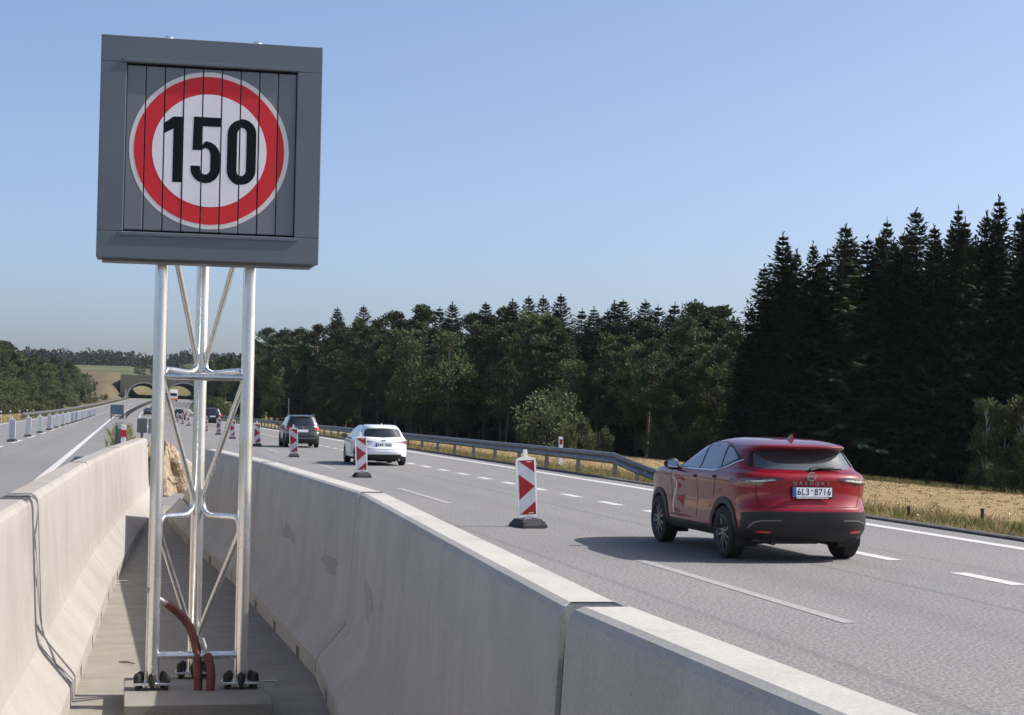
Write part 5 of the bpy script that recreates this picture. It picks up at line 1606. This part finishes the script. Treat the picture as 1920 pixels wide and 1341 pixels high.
# far wood that reads as one mass
def far_wood():
    rnd = random.Random(5); vs, fs = [], []
    for i in range(1500):
        Y = rnd.uniform(1230, 1400)
        x = rnd.uniform(-120, 420)
        z = land(x, Y); h = rnd.uniform(7.0, 11.5)
        con = rnd.random() < 0.6
        r0 = rnd.uniform(2.0, 3.4)
        for j in range(70):
            t = rnd.random()
            rr_ = r0*((1-t)**0.7 if con else math.sin(math.pi*(0.1+0.85*t))**0.6)
            a = rnd.uniform(0, 6.28)
            p = Vector((x+math.cos(a)*rr_, Y+math.sin(a)*rr_, z+0.5+h*t))
            d_ = Vector((math.cos(a), math.sin(a), rnd.uniform(-0.6, 0.5))).normalized()
            leafquad(vs, fs, p, d_, d_.cross(rdir(rnd)).normalized(), rnd.uniform(0.9, 1.7), rnd.uniform(0.7, 1.3))
    tag(raw('far_wood', vs, fs, 'far_wood'), 'distant blue-green wood along the top of the hill', 'wood', kind='stuff')
far_wood()

# ------------------------------------------------------------------ grass, stubble and weeds
def grass(name, n, area, hmin, hmax, wid, mat, label, seed, clump=1, lean=0.35):
    rnd = random.Random(seed); vs, fs = [], []
    while n > 0:
        x, y = area(rnd)
        for _ in range(clump):
            px_, py_ = x+rnd.gauss(0, 0.05), y+rnd.gauss(0, 0.05)
            z = land(px_, py_)-0.02
            h = rnd.uniform(hmin, hmax); a = rnd.uniform(0, 6.28)
            dx, dy = math.cos(a)*wid, math.sin(a)*wid
            lx, ly = rnd.gauss(0, lean)*h, rnd.gauss(0, lean)*h
            b = len(vs)
            vs.extend([(px_-dx, py_-dy, z), (px_+dx, py_+dy, z), (px_+lx*0.4+dx*0.7, py_+ly*0.4+dy*0.7, z+h*0.55), (px_+lx, py_+ly, z+h), (px_+lx*0.4-dx*0.7, py_+ly*0.4-dy*0.7, z+h*0.55)])
            fs.append((b, b+1, b+2, b+3, b+4)); n -= 1
    return tag(raw(name, vs, fs, mat), label, 'grass', kind='stuff')
def verge_area(rnd):
    y = 14+(150-14)*rnd.random()**1.6
    return 12.55+abs(rnd.gauss(0, 1.1)), y
grass('verge_grass', 60000, verge_area, 0.04, 0.20, 0.009, 'green_grass', 'yellowing grass along the kerb of the right verge', 1, clump=6)
grass('verge_hay', 22000, lambda r_: (12.6+abs(r_.gauss(0, 1.6)), 14+(150-14)*r_.random()**1.6), 0.08, 0.28, 0.007, 'dry_grass', 'dry pale stalks in the right verge', 2, clump=4)
grass('field_stubble', 90000, lambda r_: (14.2+r_.random()**0.9*34, 18+r_.random()*120), 0.02, 0.07, 0.012, 'stubble', 'golden stubble of the field on the right', 3, clump=9)
grass('field_edge_grass', 9000, lambda r_: (r_.uniform(33, 62), r_.uniform(86, 93)), 0.08, 0.34, 0.016, 'green_grass', 'rough grass along the edge of the right wood', 4, clump=8)
def flowers():
    rnd = random.Random(8); vs, fs = [], []
    for _ in range(170):
        x, y = 12.7+abs(rnd.gauss(0, 1.0)), rnd.uniform(18, 62)
        z = land(x, y)+rnd.uniform(0.14, 0.36)
        for k in range(3):
            c = Vector((x, y, z))+rdir(rnd)*0.02
            leafquad(vs, fs, c, rdir(rnd), rdir(rnd), 0.026, 0.022)
    tag(raw('verge_flowers', vs, fs, 'flower_white'), 'small pale flower heads in the right verge', 'flowers', kind='stuff')
flowers()
grass('median_weeds', 2600, lambda r_: (r_.gauss(-1.15, 0.14), r_.uniform(30, 39)), 0.05, 0.24, 0.012, 'green_grass', 'patch of weeds beside the white line left of the barrier', 6, clump=8)
grass('median_scrub', 2600, lambda r_: (r_.gauss(-0.15, 0.2), r_.uniform(72, 130)), 0.15, 0.75, 0.016, 'green_grass', 'weeds along the far median barrier', 7, clump=6)
grass('verge_left_grass', 16000, lambda r_: (-11.6-abs(r_.gauss(0, 2.0))+cx(0), r_.uniform(120, 300)), 0.2, 0.8, 0.03, 'dry_grass', 'tall dry grass behind the left guardrail', 9, clump=8)

# ------------------------------------------------------------------ summer haze
hz = MB().box(-9800, 9800, -3500, 9800, -9, 46).obj('haze', 'flower_white')
hz.data.materials.clear()
hm = bpy.data.materials.new('haze'); hm.use_nodes = True
hn = hm.node_tree
for n_ in list(hn.nodes):
    if n_.type != 'OUTPUT_MATERIAL': hn.nodes.remove(n_)
pv = hn.nodes.new('ShaderNodeVolumePrincipled')
pv.inputs['Color'].default_value = (0.80, 0.88, 1.0, 1)
pv.inputs['Density'].default_value = 0.00004
pv.inputs['Anisotropy'].default_value = 0.2
hn.links.new(pv.outputs[0], hn.nodes['Material Output'].inputs['Volume'])
hz.data.materials.append(hm)
tag(hz, 'thin bluish summer haze lying over the whole valley', 'haze', kind='stuff')

# ------------------------------------------------------------------ layout units to metres
for o in list(scene.objects):
    if o.parent is None and o.type in {'MESH', 'EMPTY'}:
        o.location = o.location*K
        o.scale = o.scale*K
